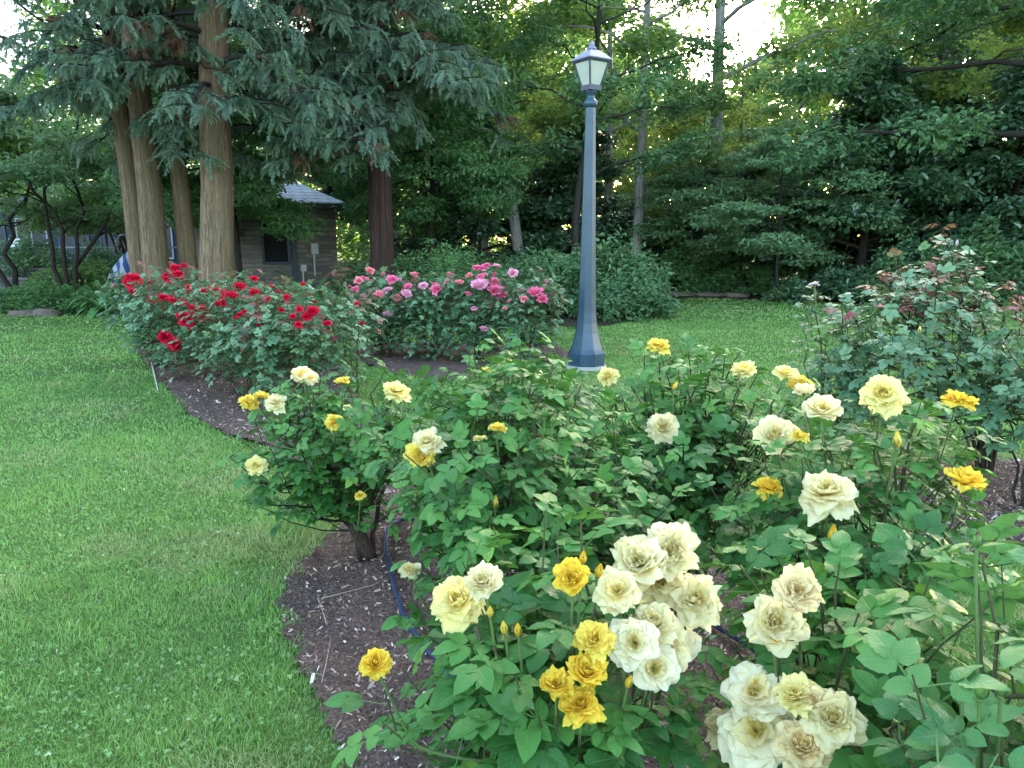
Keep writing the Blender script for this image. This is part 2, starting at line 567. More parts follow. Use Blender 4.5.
def sepals(mb, base, axis, R, n=5, up=False):
    """green cup and pointed sepals under a flower"""
    fr = frames(nrm(np.array([[axis[1] + .01, -axis[0] + .3, .1]])), np.array([axis]))[0]
    rings = []
    for z, rr in ((-.34, .07), (-.22, .15), (-.06, .17), (.02, .13)):
        a = np.arange(7) / 7 * 2 * math.pi
        rings.append((np.stack([np.cos(a) * rr, np.sin(a) * rr, np.full(7, z)], 1) * R) @ fr.T + base)
    mb.loft(rings)
    for i in range(n):
        a = i / n * 6.283
        pts = np.array([[.06, -.05, 0], [.06, .05, 0], [.38, .11, .0], [.38, -.11, .0], [.80, .02, -.12], [.80, -.02, -.12]])
        if up:
            pts = np.array([[.10, -.09, -.05], [.10, .09, -.05], [.25, .10, .32], [.25, -.10, .32], [.20, .015, .80], [.20, -.015, .80]]) * [1.02, 1, 1]
        c, s = math.cos(a), math.sin(a)
        p = np.stack([pts[:, 0] * c - pts[:, 1] * s, pts[:, 0] * s + pts[:, 1] * c, pts[:, 2]], 1) * R
        mb.add(p @ fr.T + base, [np.array([[0, 1, 2, 3], [3, 2, 4, 5]])], (.6, .3, 0, 1))

# ------------------------------------------------------------------ rose bushes
def first_hit(px, py, C, S):
    """where the view of a flower meets the outside of its bush (or passes nearest to it)"""
    d = ray(px, py)
    o = (CAM - C) / S
    dd = d / S
    a, b, c = dd @ dd, 2 * o @ dd, o @ o - 1
    q = b * b - 4 * a * c
    t = (-b - math.sqrt(q)) / (2 * a) if q > 0 else -b / (2 * a)
    return CAM + d * t, t

def seg_near(p, Rb, pts):
    """whether a shoot would grow through the open space above and before a flower"""
    ax = nrm(np.array([0, 0, 1.0]) * .6 + nrm(CAM - p))
    w = pts - p
    al = np.clip(w @ ax, -.2 * Rb, .35)
    return bool((np.linalg.norm(w - al[:, None] * ax, axis=1) < Rb * 1.05 + .01).any())

def rose_bush(label, base, crown, h, r, n_shoots, leafL, leaf, lod, blooms=(), zmin=.3, n_canes=6, group=None, mat_cane='cane',
              red_top=0.0, shoot_len=(.12, .26), tall=(), young=.25, dome=.5, face_lod=None, name="rose_bush", ry=None, seed=0, clear=True, inner=0.6, extra=()):
    """base: ground point of the canes; crown: xy of the crown's centre"""
    g = np.random.default_rng(100 + seed)
    base = np.array([base[0], base[1], 0.0])
    cx, cy = crown
    ry = ry or r
    root = empty(name, tuple(base), label, "rose bush", group)
    C = np.array([cx, cy, h * .55])
    S = np.array([r, ry, h * .50])
    # flowers first: the leaves leave them room
    fl = []
    for (px, py, size, kind, face) in blooms:
        p, t = first_hit(px, py, C, S * 1.06)
        Rb = size * t / FPX / 2 * (.92 if size > 30 else 1)
        fl.append((p, Rb, kind, face))
    for kind in extra:
        a_, f_ = g.uniform(0, 6.283), g.uniform(.1, 1) ** .6
        zz = h * (dome + (1 - dome) * math.sqrt(1 - f_ * f_)) * g.uniform(.86, 1.04)
        fl.append((np.array([cx + math.cos(a_) * f_ * r, cy + math.sin(a_) * f_ * ry, zz]), g.uniform(.018, .038), kind, .35))
    # main canes
    canes = []
    for i in range(n_canes):
        az = i / n_canes * 6.283 + g.uniform(-.5, .5)
        f = g.uniform(.25, .8)
        tip = np.array([cx + math.cos(az) * r * f, cy + math.sin(az) * ry * f, h * g.uniform(.58, .86)])
        b0 = base + np.array([math.cos(az), math.sin(az), 0]) * g.uniform(.01, .05) * (1 + h * .3)
        n = 9
        t = np.linspace(0, 1, n)[:, None]
        p = b0 * (1 - t) + tip * t
        p[:, :2] -= ((tip - b0)[:2] * .25)[None] * np.sin(t * math.pi)
        p[1:-1] += g.normal(0, .012, (n - 2, 3)) * [1, 1, .3]
        canes.append(p)
    for (px, py, Y) in tall:
        tip = at(px, py, Y)
        b0 = base + np.array([g.uniform(-.05, .05), g.uniform(-.05, .05), 0])
        t = np.linspace(0, 1, 12)[:, None]
        p = b0 * (1 - t) + tip * t
        p[:, :2] -= ((tip - b0)[:2] * .3)[None] * np.sin(t * math.pi)
        p[1:-1] += g.normal(0, .01, (10, 3))
        canes.append(p)
    cpts = np.concatenate(canes)
    cidx = np.concatenate([np.full(len(c), i) for i, c in enumerate(canes)])
    cmb = [MB() for _ in canes]
    for i, p in enumerate(canes):
        r0 = g.uniform(.008, .014) * (1.25 if mat_cane == 'cane_dark' else 1)
        cmb[i].tube(p, np.linspace(r0, r0 * .35, len(p)), 6)
    # shoots
    starts, dirs, lens, reds = [], [], [], []
    for i in range(n_shoots):
        az = g.uniform(0, 6.283)
        f = g.uniform(0, 1) ** inner * .95
        lump = 1 + .13 * math.sin(az * 3 + seed) + .08 * math.sin(az * 5 + seed * 2)
        ztop = h * (dome + (1 - dome) * math.sqrt(max(0, 1 - f * f))) * (1 + .10 * math.sin(az * 2 + f * 5 + seed))
        z = zmin + (ztop - zmin) * (g.uniform(0, 1) ** .62)
        L = g.uniform(*shoot_len)
        z -= L * .6
        # near the skirt the crown narrows
        narrow = .62 + .38 * min(1, max(0, (z - zmin) / (h * .35)))
        starts.append((cx + math.cos(az) * f * r * lump * narrow, cy + math.sin(az) * f * ry * lump * narrow, max(z, .04)))
        d = np.array([math.cos(az) * f, math.sin(az) * f, 0]) * g.uniform(.3, 1.0) + np.array([g.normal(0, .2), g.normal(0, .2), g.uniform(.45, 1.1)])
        dirs.append(d / np.linalg.norm(d)); lens.append(L)
        reds.append(1.0 if (z > h * (.72 if red_top > .12 else .55) and g.uniform() < red_top * 1.6) else 0.0)
    n_base = len(starts)
    for (px, py, Y) in tall:                       # tall canes carry leaves up to their tips
        tip = at(px, py, Y)
        for q in range(5):
            k = q / 4
            s0 = tip + (canes[-1][-4] - tip) * 0
            s0 = tip - np.array([0, 0, .10 + .09 * q])
            starts.append(tuple(s0 + g.normal(0, .02, 3))); d = np.array([g.normal(0, .25), g.normal(0, .25), 1.0])
            dirs.append(d / np.linalg.norm(d)); lens.append(g.uniform(.10, .16)); reds.append(1.0 if q == 0 and red_top else (.4 if g.uniform() < red_top * .5 else 0))
    stem_of = []
    for (p, Rb, kind, face) in fl:                 # a leafy shoot under every flower
        side = nrm(np.array([cx, cy, p[2] - .18]) - p) * np.array([1, 1, 1])
        s0 = p + np.array([side[0] * .05, side[1] * .05, -.20])
        starts.append(tuple(s0)); d = p - s0
        dirs.append(d / np.linalg.norm(d)); lens.append(.13); reds.append(0)
    starts, dirs, lens = np.array(starts), np.array(dirs), np.array(lens)
    P, Yd, Zd, Sz, Ti = [], [], [], [], []
    for i in range(len(starts)):
        s, d, L = starts[i], dirs[i], lens[i]
        if i < n_base and any(seg_near(p, Rb, np.array([s, s + d * L * .5, s + d * L])) for (p, Rb, kind, face) in fl):
            continue
        dist = np.linalg.norm((cpts - s) * [1, 1, .8], axis=1) + 10 * (cpts[:, 2] > s[2] + .02)
        k = int(np.argmin(dist))
        e = s + d * L
        mid = (cpts[k] + s) / 2 + np.array([0, 0, -.02])
        path = np.array([cpts[k], mid, s, s + d * L * .5 + g.normal(0, .006, 3), e])
        cmb[cidx[k]].tube(path, [.0042, .0036, .0030, .0024, .0016] if leafL < .3 else .004, 4, False)
        nn = max(3, int(L / (leafL * .27)))
        a = g.uniform(0, 6.283)
        side = nrm(np.cross(d, [.3, .2, 1.0]))
        up2 = np.cross(side, d)
        for m in range(nn):
            t = (m + .4) / nn
            a += 2.4 + g.uniform(-.4, .4)
            rad = side * math.cos(a) + up2 * math.sin(a)
            yd = rad + d * (.25 + .5 * t) + np.array([0, 0, g.uniform(-.25, .2)])
            P.append(s + d * L * t); Yd.append(yd)
            zd = np.array([0, 0, 1.0]) + .35 * d + g.normal(0, .32, 3) + .25 * np.array([s[0] - cx, s[1] - cy, 0]) / max(r, .1)
            Zd.append(zd)
            Sz.append(leafL * g.uniform(.72, 1.15) * (1 - .35 * max(0, t - .5)))
            yg = max(0, (t - .55)) * 2 * young * g.uniform(0, 1.4) if g.uniform() < .7 else 0
            rd = reds[i] * g.uniform(.65, 1.0)
            if g.uniform() < .012:
                yg = g.uniform(.8, 1)
            Ti.append((g.uniform(0, 1) - .0, yg, rd, 0))
    P, Yd, Zd, Sz, Ti = map(np.array, (P, Yd, Zd, Sz, Ti))
    keep = np.ones(len(P), bool)
    ctr = P + nrm(Yd) * (Sz * .55)[:, None]
    for (p, Rb, kind, face) in fl:
        if not clear:
            break
        toc = nrm(CAM - p)
        ax = nrm(np.array([0, 0, 1.0]) * .6 + toc)
        w = ctr - p
        al = np.clip(w @ ax, -.3 * Rb, .35)
        dd = np.linalg.norm(w - al[:, None] * ax, axis=1)
        keep &= dd > Rb * 1.0 + .35 * Sz * .6
    P, Yd, Zd, Sz, Ti = P[keep], Yd[keep], Zd[keep], Sz[keep], Ti[keep]
    T = (LEAF_LOW, LEAF_MID, LEAF_HI)[lod]
    fo = MB()
    pick = g.integers(0, len(T), len(P))
    Rm = frames(Yd, Zd)
    for k in range(len(T)):
        m = pick == k
        fo.scatter(T[k], Rm[m], P[m], Sz[m], Ti[m])
    fo.build("foliage", M[leaf], root, True, tuple(base)).location = (0, 0, 0)
    for mb in cmb:
        mb.build("cane", M[mat_cane], root, True, tuple(base)).location = (0, 0, 0)
    flod = lod if face_lod is None else face_lod
    for (p, Rb, kind, face) in fl:
        toc = nrm(CAM - p)
        ax = nrm(np.array([0, 0, 1.0]) * (1 - face) + toc * face + g.normal(0, .13, 3))
        fr = frames(np.cross(ax, nrm(g.normal(0, 1, 3)))[None], ax[None])[0]
        isbud = kind.startswith('bud')
        pool = WIDE_ROSES[flod] if (kind == 'white' or (kind in ('cream', 'lemon') and g.uniform() < .4)) else ROSES[flod]
        T = BUD if isbud else pool[int(g.integers(0, len(pool)))]
        mb = MB()
        sc = Rb * (1.9 if isbud else 1.0)
        o0 = p - ax * (Rb * (.8 if isbud else .30))
        mb.scatter(T, fr[None], np.array([o0]), np.array([[sc, sc, sc * (.95 if isbud else g.uniform(.85, 1.05))]]))
        km = kind.split('_')[-1]
        b = mb.build("bud" if isbud else "blossom", M['leaf_light'] if km == 'green' else M[km], root, True, tuple(base))
        b.location = (0, 0, 0)
        st = MB()
        sepals(st, o0, ax, sc, 5, isbud)
        s0 = np.array([p[0], p[1], p[2] - .20]) + (np.array([cx, cy, 0]) - np.array([p[0], p[1], 0])) * .2
        c1 = o0 - ax * (.28 * Rb)
        k = int(np.argmin(np.linalg.norm(cpts - (s0 - [0, 0, .12]), axis=1)))
        path = np.array([cpts[k], (cpts[k] + s0) / 2 + [0, 0, -.01], s0, (s0 + c1) / 2 + (p - o0) * .1 - ax * .01, c1])
        tt = np.linspace(0, 4, 13)
        pp = np.stack([np.interp(tt, np.arange(5), path[:, q]) for q in range(3)], 1)
        pp[1:-1] = (pp[:-2] + pp[1:-1] * 2 + pp[2:]) / 4
        st.tube(pp, np.linspace(.0042, .0028, 13) * (1 if leafL < .2 else 1.2), 5, False)
        st.build("flower_stem", M['stem'], b, True, tuple(base)).location = (0, 0, 0)
    return root

# ------------------------------------------------------------------ the ground
BED1 = [(-.42, .4), (-.42, 1.0)] + [gp(*p)[:2] for p in ((346, 768), (322, 710), (287, 645), (279, 600), (294, 566), (334, 540), (345, 522), (318, 490), (268, 450), (222, 436),
        (188, 415), (164, 388), (146, 364), (134, 346), (160, 338), (240, 345), (345, 366), (352, 395), (400, 425), (470, 446), (560, 476), (650, 526),
        (730, 580), (790, 636), (880, 690), (985, 750))] + [(1.05, 1.2), (.95, .4)]
BED2 = [gp(*p)[:2] for p in ((352, 352), (358, 362), (392, 375), (440, 381), (500, 378), (552, 372), (572, 358), (556, 346), (450, 344), (380, 345))]
BED3 = [gp(*p)[:2] for p in ((905, 500), (895, 520), (920, 550), (985, 560), (1100, 548), (1150, 500), (1040, 462), (960, 462), (880, 470))]
BED3[0:0] = []
BEDS = [BED1, BED2, BED3]
LAWN_FAR = [gp(*p)[:2] for p in ((-300, 316), (0, 312), (120, 314), (240, 318), (350, 316), (450, 322), (545, 327), (600, 328), (655, 318), (668, 305), (690, 297.5), (800, 301), (900, 306), (1024, 310), (1300, 318))]
_fx, _fy = np.array([p[0] / p[1] for p in LAWN_FAR]), np.array([p[1] for p in LAWN_FAR])

def far_y(x, y):
    return np.interp(x / np.maximum(y, .1), _fx, _fy)

def in_bed(x, y, j=.05):
    xx = x + vnoise(x, y, .12, 3) * j
    yy = y + vnoise(x, y, .12, 4) * j
    r = np.zeros(np.shape(x), bool)
    for b in BEDS:
        r |= inpoly(xx, yy, b)
    return r

N = NT("lawn_soil")
pos = N.coord()
a_ = N.noise(1.2, 4, pos); b_ = N.noise(35, 5, pos, .7); c_ = N.noise(0.35, 2, pos)
c = N.mix(N.ramp(b_, .3, .7), (0.040, 0.085, 0.018), (0.110, 0.195, 0.045))
c = N.mix(N.math('MULTIPLY', N.ramp(a_, .45, .75), .45), c, (0.12, 0.15, 0.045))
c = N.mix(N.math('MULTIPLY', N.ramp(c_, .4, .7), .3), c, (0.03, 0.09, 0.03))
M['lawn'] = N.pbr(c, .9, .1, N.bump(b_, .8, .03))
N = NT("forest_soil")
pos = N.coord()
b_ = N.noise(9, 5, pos, .7)
c = N.mix(N.ramp(b_, .35, .7), (0.022, 0.018, 0.012), (0.075, 0.058, 0.038))
c = N.mix(N.math('MULTIPLY', N.ramp(N.noise(.8, 3, pos), .45, .65), .6), c, (0.025, 0.045, 0.014))
M['forest_floor'] = N.pbr(c, .95, .1, N.bump(b_, 1, .05))
N = NT("mulch")
pos = N.coord()
b_ = N.noise(70, 6, pos, .75); d_ = N.noise(4, 4, pos); v_ = N.n("ShaderNodeTexVoronoi", {"Vector": pos, "Scale": 75.0})
c = N.mix(N.ramp(b_, .3, .72), (0.052, 0.034, 0.026), (0.26, 0.18, 0.145))
c = N.mix(N.math('MULTIPLY', N.ramp(d_, .4, .7), .5), c, (0.075, 0.055, 0.048))
M['mulch'] = N.pbr(c, .9, .15, N.bump(N.math('ADD', b_, v_.outputs[0]), 1, .02))

def sheet(name, lo, hi, z, step, mat, keep=None, hz=None, jit=0.0):
    xs = np.arange(lo[0], hi[0] + step * .5, step); ys = np.arange(lo[1], hi[1] + step * .5, step)
    X, Y = np.meshgrid(xs, ys, indexing='ij')
    if jit:
        g = np.random.default_rng(5)
        X = X + g.uniform(-jit, jit, X.shape); Y = Y + g.uniform(-jit, jit, Y.shape)
    Z = np.full(X.shape, z) if hz is None else z + hz(X, Y)
    i, j = np.meshgrid(np.arange(len(xs) - 1), np.arange(len(ys) - 1), indexing='ij')
    n = len(ys)
    q = np.stack([i * n + j, (i + 1) * n + j, (i + 1) * n + j + 1, i * n + j + 1], -1).reshape(-1, 4)
    v = np.stack([X, Y, Z], -1).reshape(-1, 3)
    if keep is not None:
        c = v[q].mean(1)
        q = q[keep(c[:, 0], c[:, 1])]
        used, inv = np.unique(q, return_inverse=True)
        v, q = v[used], inv.reshape(-1, 4)
    mb = MB()
    mb.add(v, [q])
    o = mb.build(name, mat, smooth=True)
    return tag(o, kind="structure")

tag(sheet("ground", (-150, -60), (150, 260), 0, 10, M['lawn']), "mown green lawn", "ground", None, "structure")
tag(sheet("forest_floor", (-70, 8), (70, 110), .004, .5, M['forest_floor'],
          lambda x, y: y > far_y(x, y) + .5 * vnoise(x, y, 1.5, 8)), "brown leaf litter under the trees", "ground", None, "structure")
hz = lambda x, y: .012 + .016 * vnoise(x, y, .10, 1) + .012 * vnoise(x, y, .045, 2) + .02 * vnoise(x, y, .5, 6)
for k, B in enumerate(BEDS):
    B_ = np.array(B)
    st_ = (.035, .06, .05)[k]
    o = sheet("mulch_bed", B_.min(0) - .1, B_.max(0) + .1, .012, st_, M['mulch'], lambda x, y, B=B: inpoly(x + vnoise(x, y, .12, 3) * .025, y + vnoise(x, y, .12, 4) * .025, B), hz, st_ * .2)

# mulch chips
def chips():
    g = np.random.default_rng(31)
    P = []
    for B, n in ((BED1, 190000), (BED2, 9000), (BED3, 26000)):
        B_ = np.array(B)
        u = g.uniform(0, 1, (n, 2))
        p = B_.min(0) + u * (B_.max(0) - B_.min(0))
        ok = inpoly(p[:, 0], p[:, 1], B)
        d = np.hypot(p[:, 0], p[:, 1])
        ok &= g.uniform(0, 1, n) < np.clip(4.5 / np.maximum(d, .5), .12, 1) ** 1.2
        P.append(p[ok])
    P = np.concatenate(P)
    n = len(P)
    P = np.column_stack([P, .016 + hz(P[:, 0], P[:, 1]) + g.uniform(0, .012, n)])
    T = (np.array([[-.5, -1, 0], [.4, -.9, .12], [.55, .1, .2], [.3, 1, 0], [-.4, .9, .1], [-.55, 0, .22.__float__()]]), [np.array([[0, 1, 2, 5], [5, 2, 3, 4]])],
         np.zeros((6, 4)), np.zeros((6, 3)))
    L = g.lognormal(-5.02, .48, n)
    S = np.column_stack([L * g.uniform(.25, .7, n), L, L * .6])
    az = g.uniform(0, 6.283, n)
    yd = np.column_stack([np.cos(az), np.sin(az), g.normal(0, .5, n)])
    zd = np.column_stack([g.normal(0, .6, n), g.normal(0, .6, n), np.ones(n)])
    r = g.uniform(0, .55, n)
    pale = g.uniform(0, 1, n) < .12
    r[pale] = g.uniform(.75, 1, pale.sum())
    big = pale & (g.uniform(0, 1, n) < .35)
    S[big] *= np.array([2.2, 1.4, 1.2])
    tint = np.column_stack([r, (g.uniform(0, 1, n) < .012) * 1.0, np.zeros(n), np.ones(n)])
    mb = MB()
    mb.scatter(T, frames(yd, zd), P, S, tint)
    N = NT("bark_chip")
    a, b, _ = split_tint(N)
    c = N.mix(N.ramp(a, 0, .6), (0.058, 0.036, 0.026), (0.40, 0.285, 0.225))
    c = N.mix(N.ramp(a, .7, 1), c, (0.62, 0.53, 0.45))
    c = N.mix(b, c, (0.36, 0.20, 0.05))
    N.pbr(c, .8, .2)
    tag(mb.build("mulch_chips", N.m), "dark bark chips covering the rose beds", "mulch", None, "stuff")
chips()

# grass
def grass():
    g = np.random.default_rng(77)
    def blade(bend, w=.5):
        v = np.array([[-w, 0, 0], [w, 0, 0], [w * .8, bend * .22, .5], [-w * .8, bend * .22, .5], [0, bend, .92]])
        t = np.zeros((5, 4)); t[:, 1] = [0, 0, .5, .5, 1]
        return (v, [np.array([[0, 1, 2, 3]]), np.array([[3, 2, 4]])], t, np.zeros((5, 3)))
    TS = [blade(b) for b in (.15, .45, .8)]
    # candidates by rings so that the lawn is covered evenly near and thinner (but wider) far off
    pts, wid = [], []
    for (d0, d1, dens, w) in ((1.2, 3.0, 19000, .0025), (3.0, 4.6, 12000, .0032), (4.6, 7.0, 5200, .0046), (7.0, 10.5, 2000, .0085), (10.5, 16, 700, .015), (16, 25, 260, .026)):
        area = (d1 ** 2 - d0 ** 2) * .5 * R_(104)
        n = int(area * dens)
        rr = np.sqrt(g.uniform(d0 ** 2, d1 ** 2, n)); a = g.uniform(-R_(50), R_(54), n)
        pts.append(np.column_stack([rr * np.sin(a), rr * np.cos(a)])); wid.append(np.full(n, w))
    P = np.concatenate(pts); W = np.concatenate(wid)
    x, y = P[:, 0], P[:, 1]
    dn = np.hypot(x, y)
    ov = .035 + .03 * vnoise(x, y, .09, 61)
    core = in_bed(x + ov, y) & in_bed(x - ov, y) & in_bed(x, y + ov) & in_bed(x, y - ov)
    ok = ~core & (y < far_y(x, y) - .05)
    edge = in_bed(x, y, .05)
    # thin the grass in worn patches
    worn = vnoise(x, y, .9, 21) + .6 * vnoise(x, y, .3, 22)
    ok &= g.uniform(0, 1, len(x)) < np.clip(1.25 - .75 * np.maximum(worn, 0), .3, 1)
    # a few blades invade the beds
    inv = edge & (g.uniform(0, 1, len(x)) < .0025)
    sel = ok | inv
    P, W, x, y, dn = P[sel], W[sel], x[sel], y[sel], dn[sel]
    n = len(P)
    lump = vnoise(x, y, .22, 23) * .5 + vnoise(x, y, .07, 24) * .5
    H = (.027 + .022 * lump) * g.uniform(.55, 1.35, n)
    # taller fringe where the mower cannot reach along the bed
    near = np.zeros(n, bool)
    for dx, dy in ((.11, 0), (-.11, 0), (0, .11), (0, -.11)):
        near |= in_bed(x + dx, y + dy)
    fr = near & (vnoise(x, y, .25, 25) > -.15)
    H = np.where(fr, H * g.uniform(1.1, 2.0, n), H)
    tq = gp(300, 530); tuft = np.hypot(x - tq[0], y - tq[1]) < .28
    H = np.where(tuft, H * g.uniform(1.5, 3.2, n), H)
    az = g.uniform(0, 6.283, n)
    lean = g.normal(0, .36, (n, 2)) + .35 * np.column_stack([vnoise(x, y, .12, 41), vnoise(x, y, .12, 42)])
    zd = np.column_stack([lean, np.ones(n)])
    yd = np.column_stack([np.cos(az), np.sin(az), np.zeros(n)])
    zn = nrm(zd)
    yn = nrm(yd - zn * np.sum(yd * zn, 1, keepdims=True))
    Rm = np.stack([np.cross(yn, zn), yn, zn], -1)
    S = np.column_stack([W * g.uniform(.7, 1.3, n), H, H])
    patch = vnoise(x, y, 1.3, 26) * .5 + vnoise(x, y, .35, 27) * .5
    r = np.clip(.5 + .40 * patch + .25 * lump + g.normal(0, .20, n), 0, 1)
    dry = np.clip(vnoise(x, y, .6, 28) * 1.2 + vnoise(x, y, .17, 29) * .8 - .30, 0, 1) * .9
    dry = np.where(g.uniform(0, 1, n) < .13, g.uniform(.3, 1, n), dry * g.uniform(.2, 1, n))
    tint = np.column_stack([r, np.zeros(n), dry, np.ones(n)])
    mb = MB()
    k = g.integers(0, 3, n)
    for i, T in enumerate(TS):
        m = k == i
        mb.scatter(T, Rm[m], np.column_stack([P[m], np.full(m.sum(), .002)]), S[m], tint[m])
    N = NT("grass_blade")
    a, b, d = split_tint(N)
    c = N.mix(a, (0.060, 0.185, 0.034), (0.240, 0.460, 0.100))
    c = N.mix(N.math('MULTIPLY', b, .35), c, (0.28, 0.42, 0.12))
    c = N.mix(d, c, (0.40, 0.38, 0.19))
    N.pbr(c, .5, .3, None, 0, .25, N.mix(.5, c, (0.2, 0.4, 0.06)))
    tag(mb.build("grass", N.m), "short mown green grass covering the lawn", "grass", None, "stuff")
    # clover among the grass
    n = 30000
    rr = np.sqrt(g.uniform(1.5 ** 2, 9 ** 2, n)); a = g.uniform(-R_(46), R_(30), n)
    x, y = rr * np.sin(a), rr * np.cos(a)
    ok = ~in_bed(x, y) & ((vnoise(x, y, .7, 33) + .5 * vnoise(x, y, .2, 34)) > -.05) & (g.uniform(0, 1, n) < np.clip(5 / rr, .3, 1))
    x, y = x[ok], y[ok]
    n = len(x)
    V, F = [], []
    for j in range(3):
        th = j * 2.094
        pts = np.array([[0, 0, 0], [.42, .35, .08], [.30, .92, .02], [0, .80, -.02], [-.30, .92, .02], [-.42, .35, .08]])
        c, s = math.cos(th), math.sin(th)
        V.append(np.column_stack([pts[:, 0] * c - pts[:, 1] * s, pts[:, 0] * s + pts[:, 1] * c, pts[:, 2]]))
        F.append(np.array([[0, 1, 2, 3], [0, 3, 4, 5]]) + 6 * j)
    T = (np.concatenate(V), [np.concatenate(F)], np.zeros((18, 4)), np.zeros((18, 3)))
    zd = nrm(np.column_stack([g.normal(0, .3, n), g.normal(0, .3, n), np.ones(n)]))
    mb = MB()
    mb.scatter(T, frames(g.normal(0, 1, (n, 3)), zd), np.column_stack([x, y, g.uniform(.022, .048, n)]), g.uniform(.006, .0115, n),
               np.column_stack([g.uniform(0, 1, n), (g.uniform(0, 1, n) < .03) * .7, np.zeros(n), np.ones(n)]))
    tag(mb.build("clover", leaf_mat("clover_leaf", (0.085, 0.20, 0.06), (0.19, 0.35, 0.11), (.5, .5, .3), veins=False)), "small clover leaves scattered through the lawn", "clover", None, "stuff")
grass()

# ------------------------------------------------------------------ irrigation hose
def hose(pix, label, z=.034):
    p = np.array([gp(a, b, z) for a, b in pix])
    t = np.linspace(0, len(p) - 1, len(p) * 8)
    q = np.stack([np.interp(t, np.arange(len(p)), p[:, i]) for i in range(3)], 1)
    for _ in range(6):
        q[1:-1] = (q[:-2] + q[1:-1] * 2 + q[2:]) / 4
    q[:, 2] = np.maximum(z, .035 + hz(q[:, 0], q[:, 1]))
    mb = MB()
    mb.tube(q, .0125, 8)
    o = mb.build("irrigation_hose", plain_mat("hose_plastic", (0.014, 0.026, 0.060), .5, .25, var=.3), smooth=True)
    tag(o, label, "hose")
hose([(520, 524), (440, 522), (402, 524), (388, 532), (386, 550), (390, 575), (398, 602), (408, 628), (422, 650), (446, 680), (500, 720)], "dark blue irrigation hose curling over the mulch beside the old rose trunk")
hose([(560, 560), (640, 590), (692, 613), (722, 629), (748, 645), (790, 672), (850, 705), (930, 752), (1000, 790)], "dark blue irrigation hose on the mulch behind the big cream blooms")

def twig(pix, r, label, mat):
    p = np.array([gp(a, b, .03) for a, b in pix])
    p[:, 2] = .034 + hz(p[:, 0], p[:, 1])
    mb = MB(); mb.tube(p, np.linspace(r, r * .5, len(p)), 6)
    tag(mb.build("twig", mat, None, True), label, "twig")
tw = plain_mat("dry_twig", (0.30, 0.24, 0.18), .8, .2)
twig([(322, 603), (345, 594), (372, 590), (392, 580)], .003, "thin dry twig lying on the mulch beside the hose", tw)
twig([(318, 600), (324, 615), (327, 628)], .0035, "short pale twig near the grass edge on the mulch", tw)
twig([(322, 688), (327, 670), (331, 645)], .0025, "thin grey twig on the mulch nearest the lawn", tw)
twig([(152, 366), (155, 378), (158, 392)], .010, "pale stick edging the lawn beside the far red bush", plain_mat("pale_wood", (0.5, 0.47, 0.42), .8, .2))

# ------------------------------------------------------------------ rose bushes
GY = "yellow rose bushes in the foreground bed"
GR = "red rose bushes along the lawn edge"
GP = "pink rose bushes by the lamp post"
b2 = lambda px, Y: np.array([(px - 512) / FPX * (Y * CP + 1.05 * SP), Y])

A = b2(556, 1.46)
rose_bush("yellow rose bush nearest the camera with a double cluster of wide cream blooms", A, A, 1.0, .25, 80, .135, 'leaf', 2, [
    (457, 600, 52, 'lemon', .3), (483, 581, 36, 'cream', .5), (571, 578, 35, 'gold', .75), (583, 558, 14, 'bud_gold', .1), (599, 571, 15, 'bud_gold', .2),
    (596, 638, 38, 'yellow', .35), (556, 684, 32, 'gold', .2), (587, 671, 36, 'gold', .45), (581, 703, 40, 'gold', .5),
    (637, 562, 54, 'cream', .75), (672, 550, 52, 'cream', .55), (660, 581, 48, 'cream', .95), (617, 590, 46, 'cream', .6), (695, 597, 50, 'cream', .75),
    (634, 642, 50, 'white', .8), (654, 621, 46, 'cream', .35), (662, 648, 50, 'cream', .85), (655, 668, 46, 'white', .6), (676, 640, 44, 'white', .5),
    (629, 682, 13, 'bud_gold', .4), (504, 628, 13, 'bud_yellow', .1), (490, 612, 12, 'bud_yellow', .1), (518, 630, 13, 'bud_gold', .3), (376, 661, 28, 'gold', .2)],
    zmin=.30, n_canes=6, group=GY, seed=1, dome=.62, inner=.55)
B = b2(518, 2.42)
rose_bush("yellow rose bush in the middle, leafy and wide behind the nearest bush, few pale blooms", B, B, 1.13, .38, 195, .112, 'leaf', 2, [
    (426, 440, 28, 'cream', .3), (421, 455, 28, 'yellow', .5), (480, 437, 13, 'lemon', .2), (497, 428, 17, 'yellow', .1), (397, 390, 26, 'lemon', .25),
    (495, 503, 13, 'bud_yellow', .1), (409, 568, 20, 'cream', .3), (545, 412, 13, 'bud_green', .1), (553, 420, 11, 'bud_green', .1), (570, 402, 12, 'bud_green', 0), (430, 462, 10, 'bud_yellow', .2)],
    zmin=.28, n_canes=7, group=GY, seed=2, dome=.72, face_lod=1)
B2 = b2(505, 4.1)
rose_bush("yellow rose bush with small blooms, in front of the pink bushes", B2, B2, .99, .50, 140, .112, 'leaf', 1, [
    (505, 362, 15, 'yellow', .1), (533, 373, 18, 'cream', .3), (488, 371, 12, 'yellow', .3), (528, 381, 12, 'lemon', .2), (548, 386, 8, 'bud_yellow', .2), (472, 352, 7, 'bud_green', 0)],
    zmin=.25, group=GY, seed=3, dome=.7, tall=[(472, 350, 3.8)])
Cb, Cc = gp(369, 562)[:2], b2(338, 3.62)
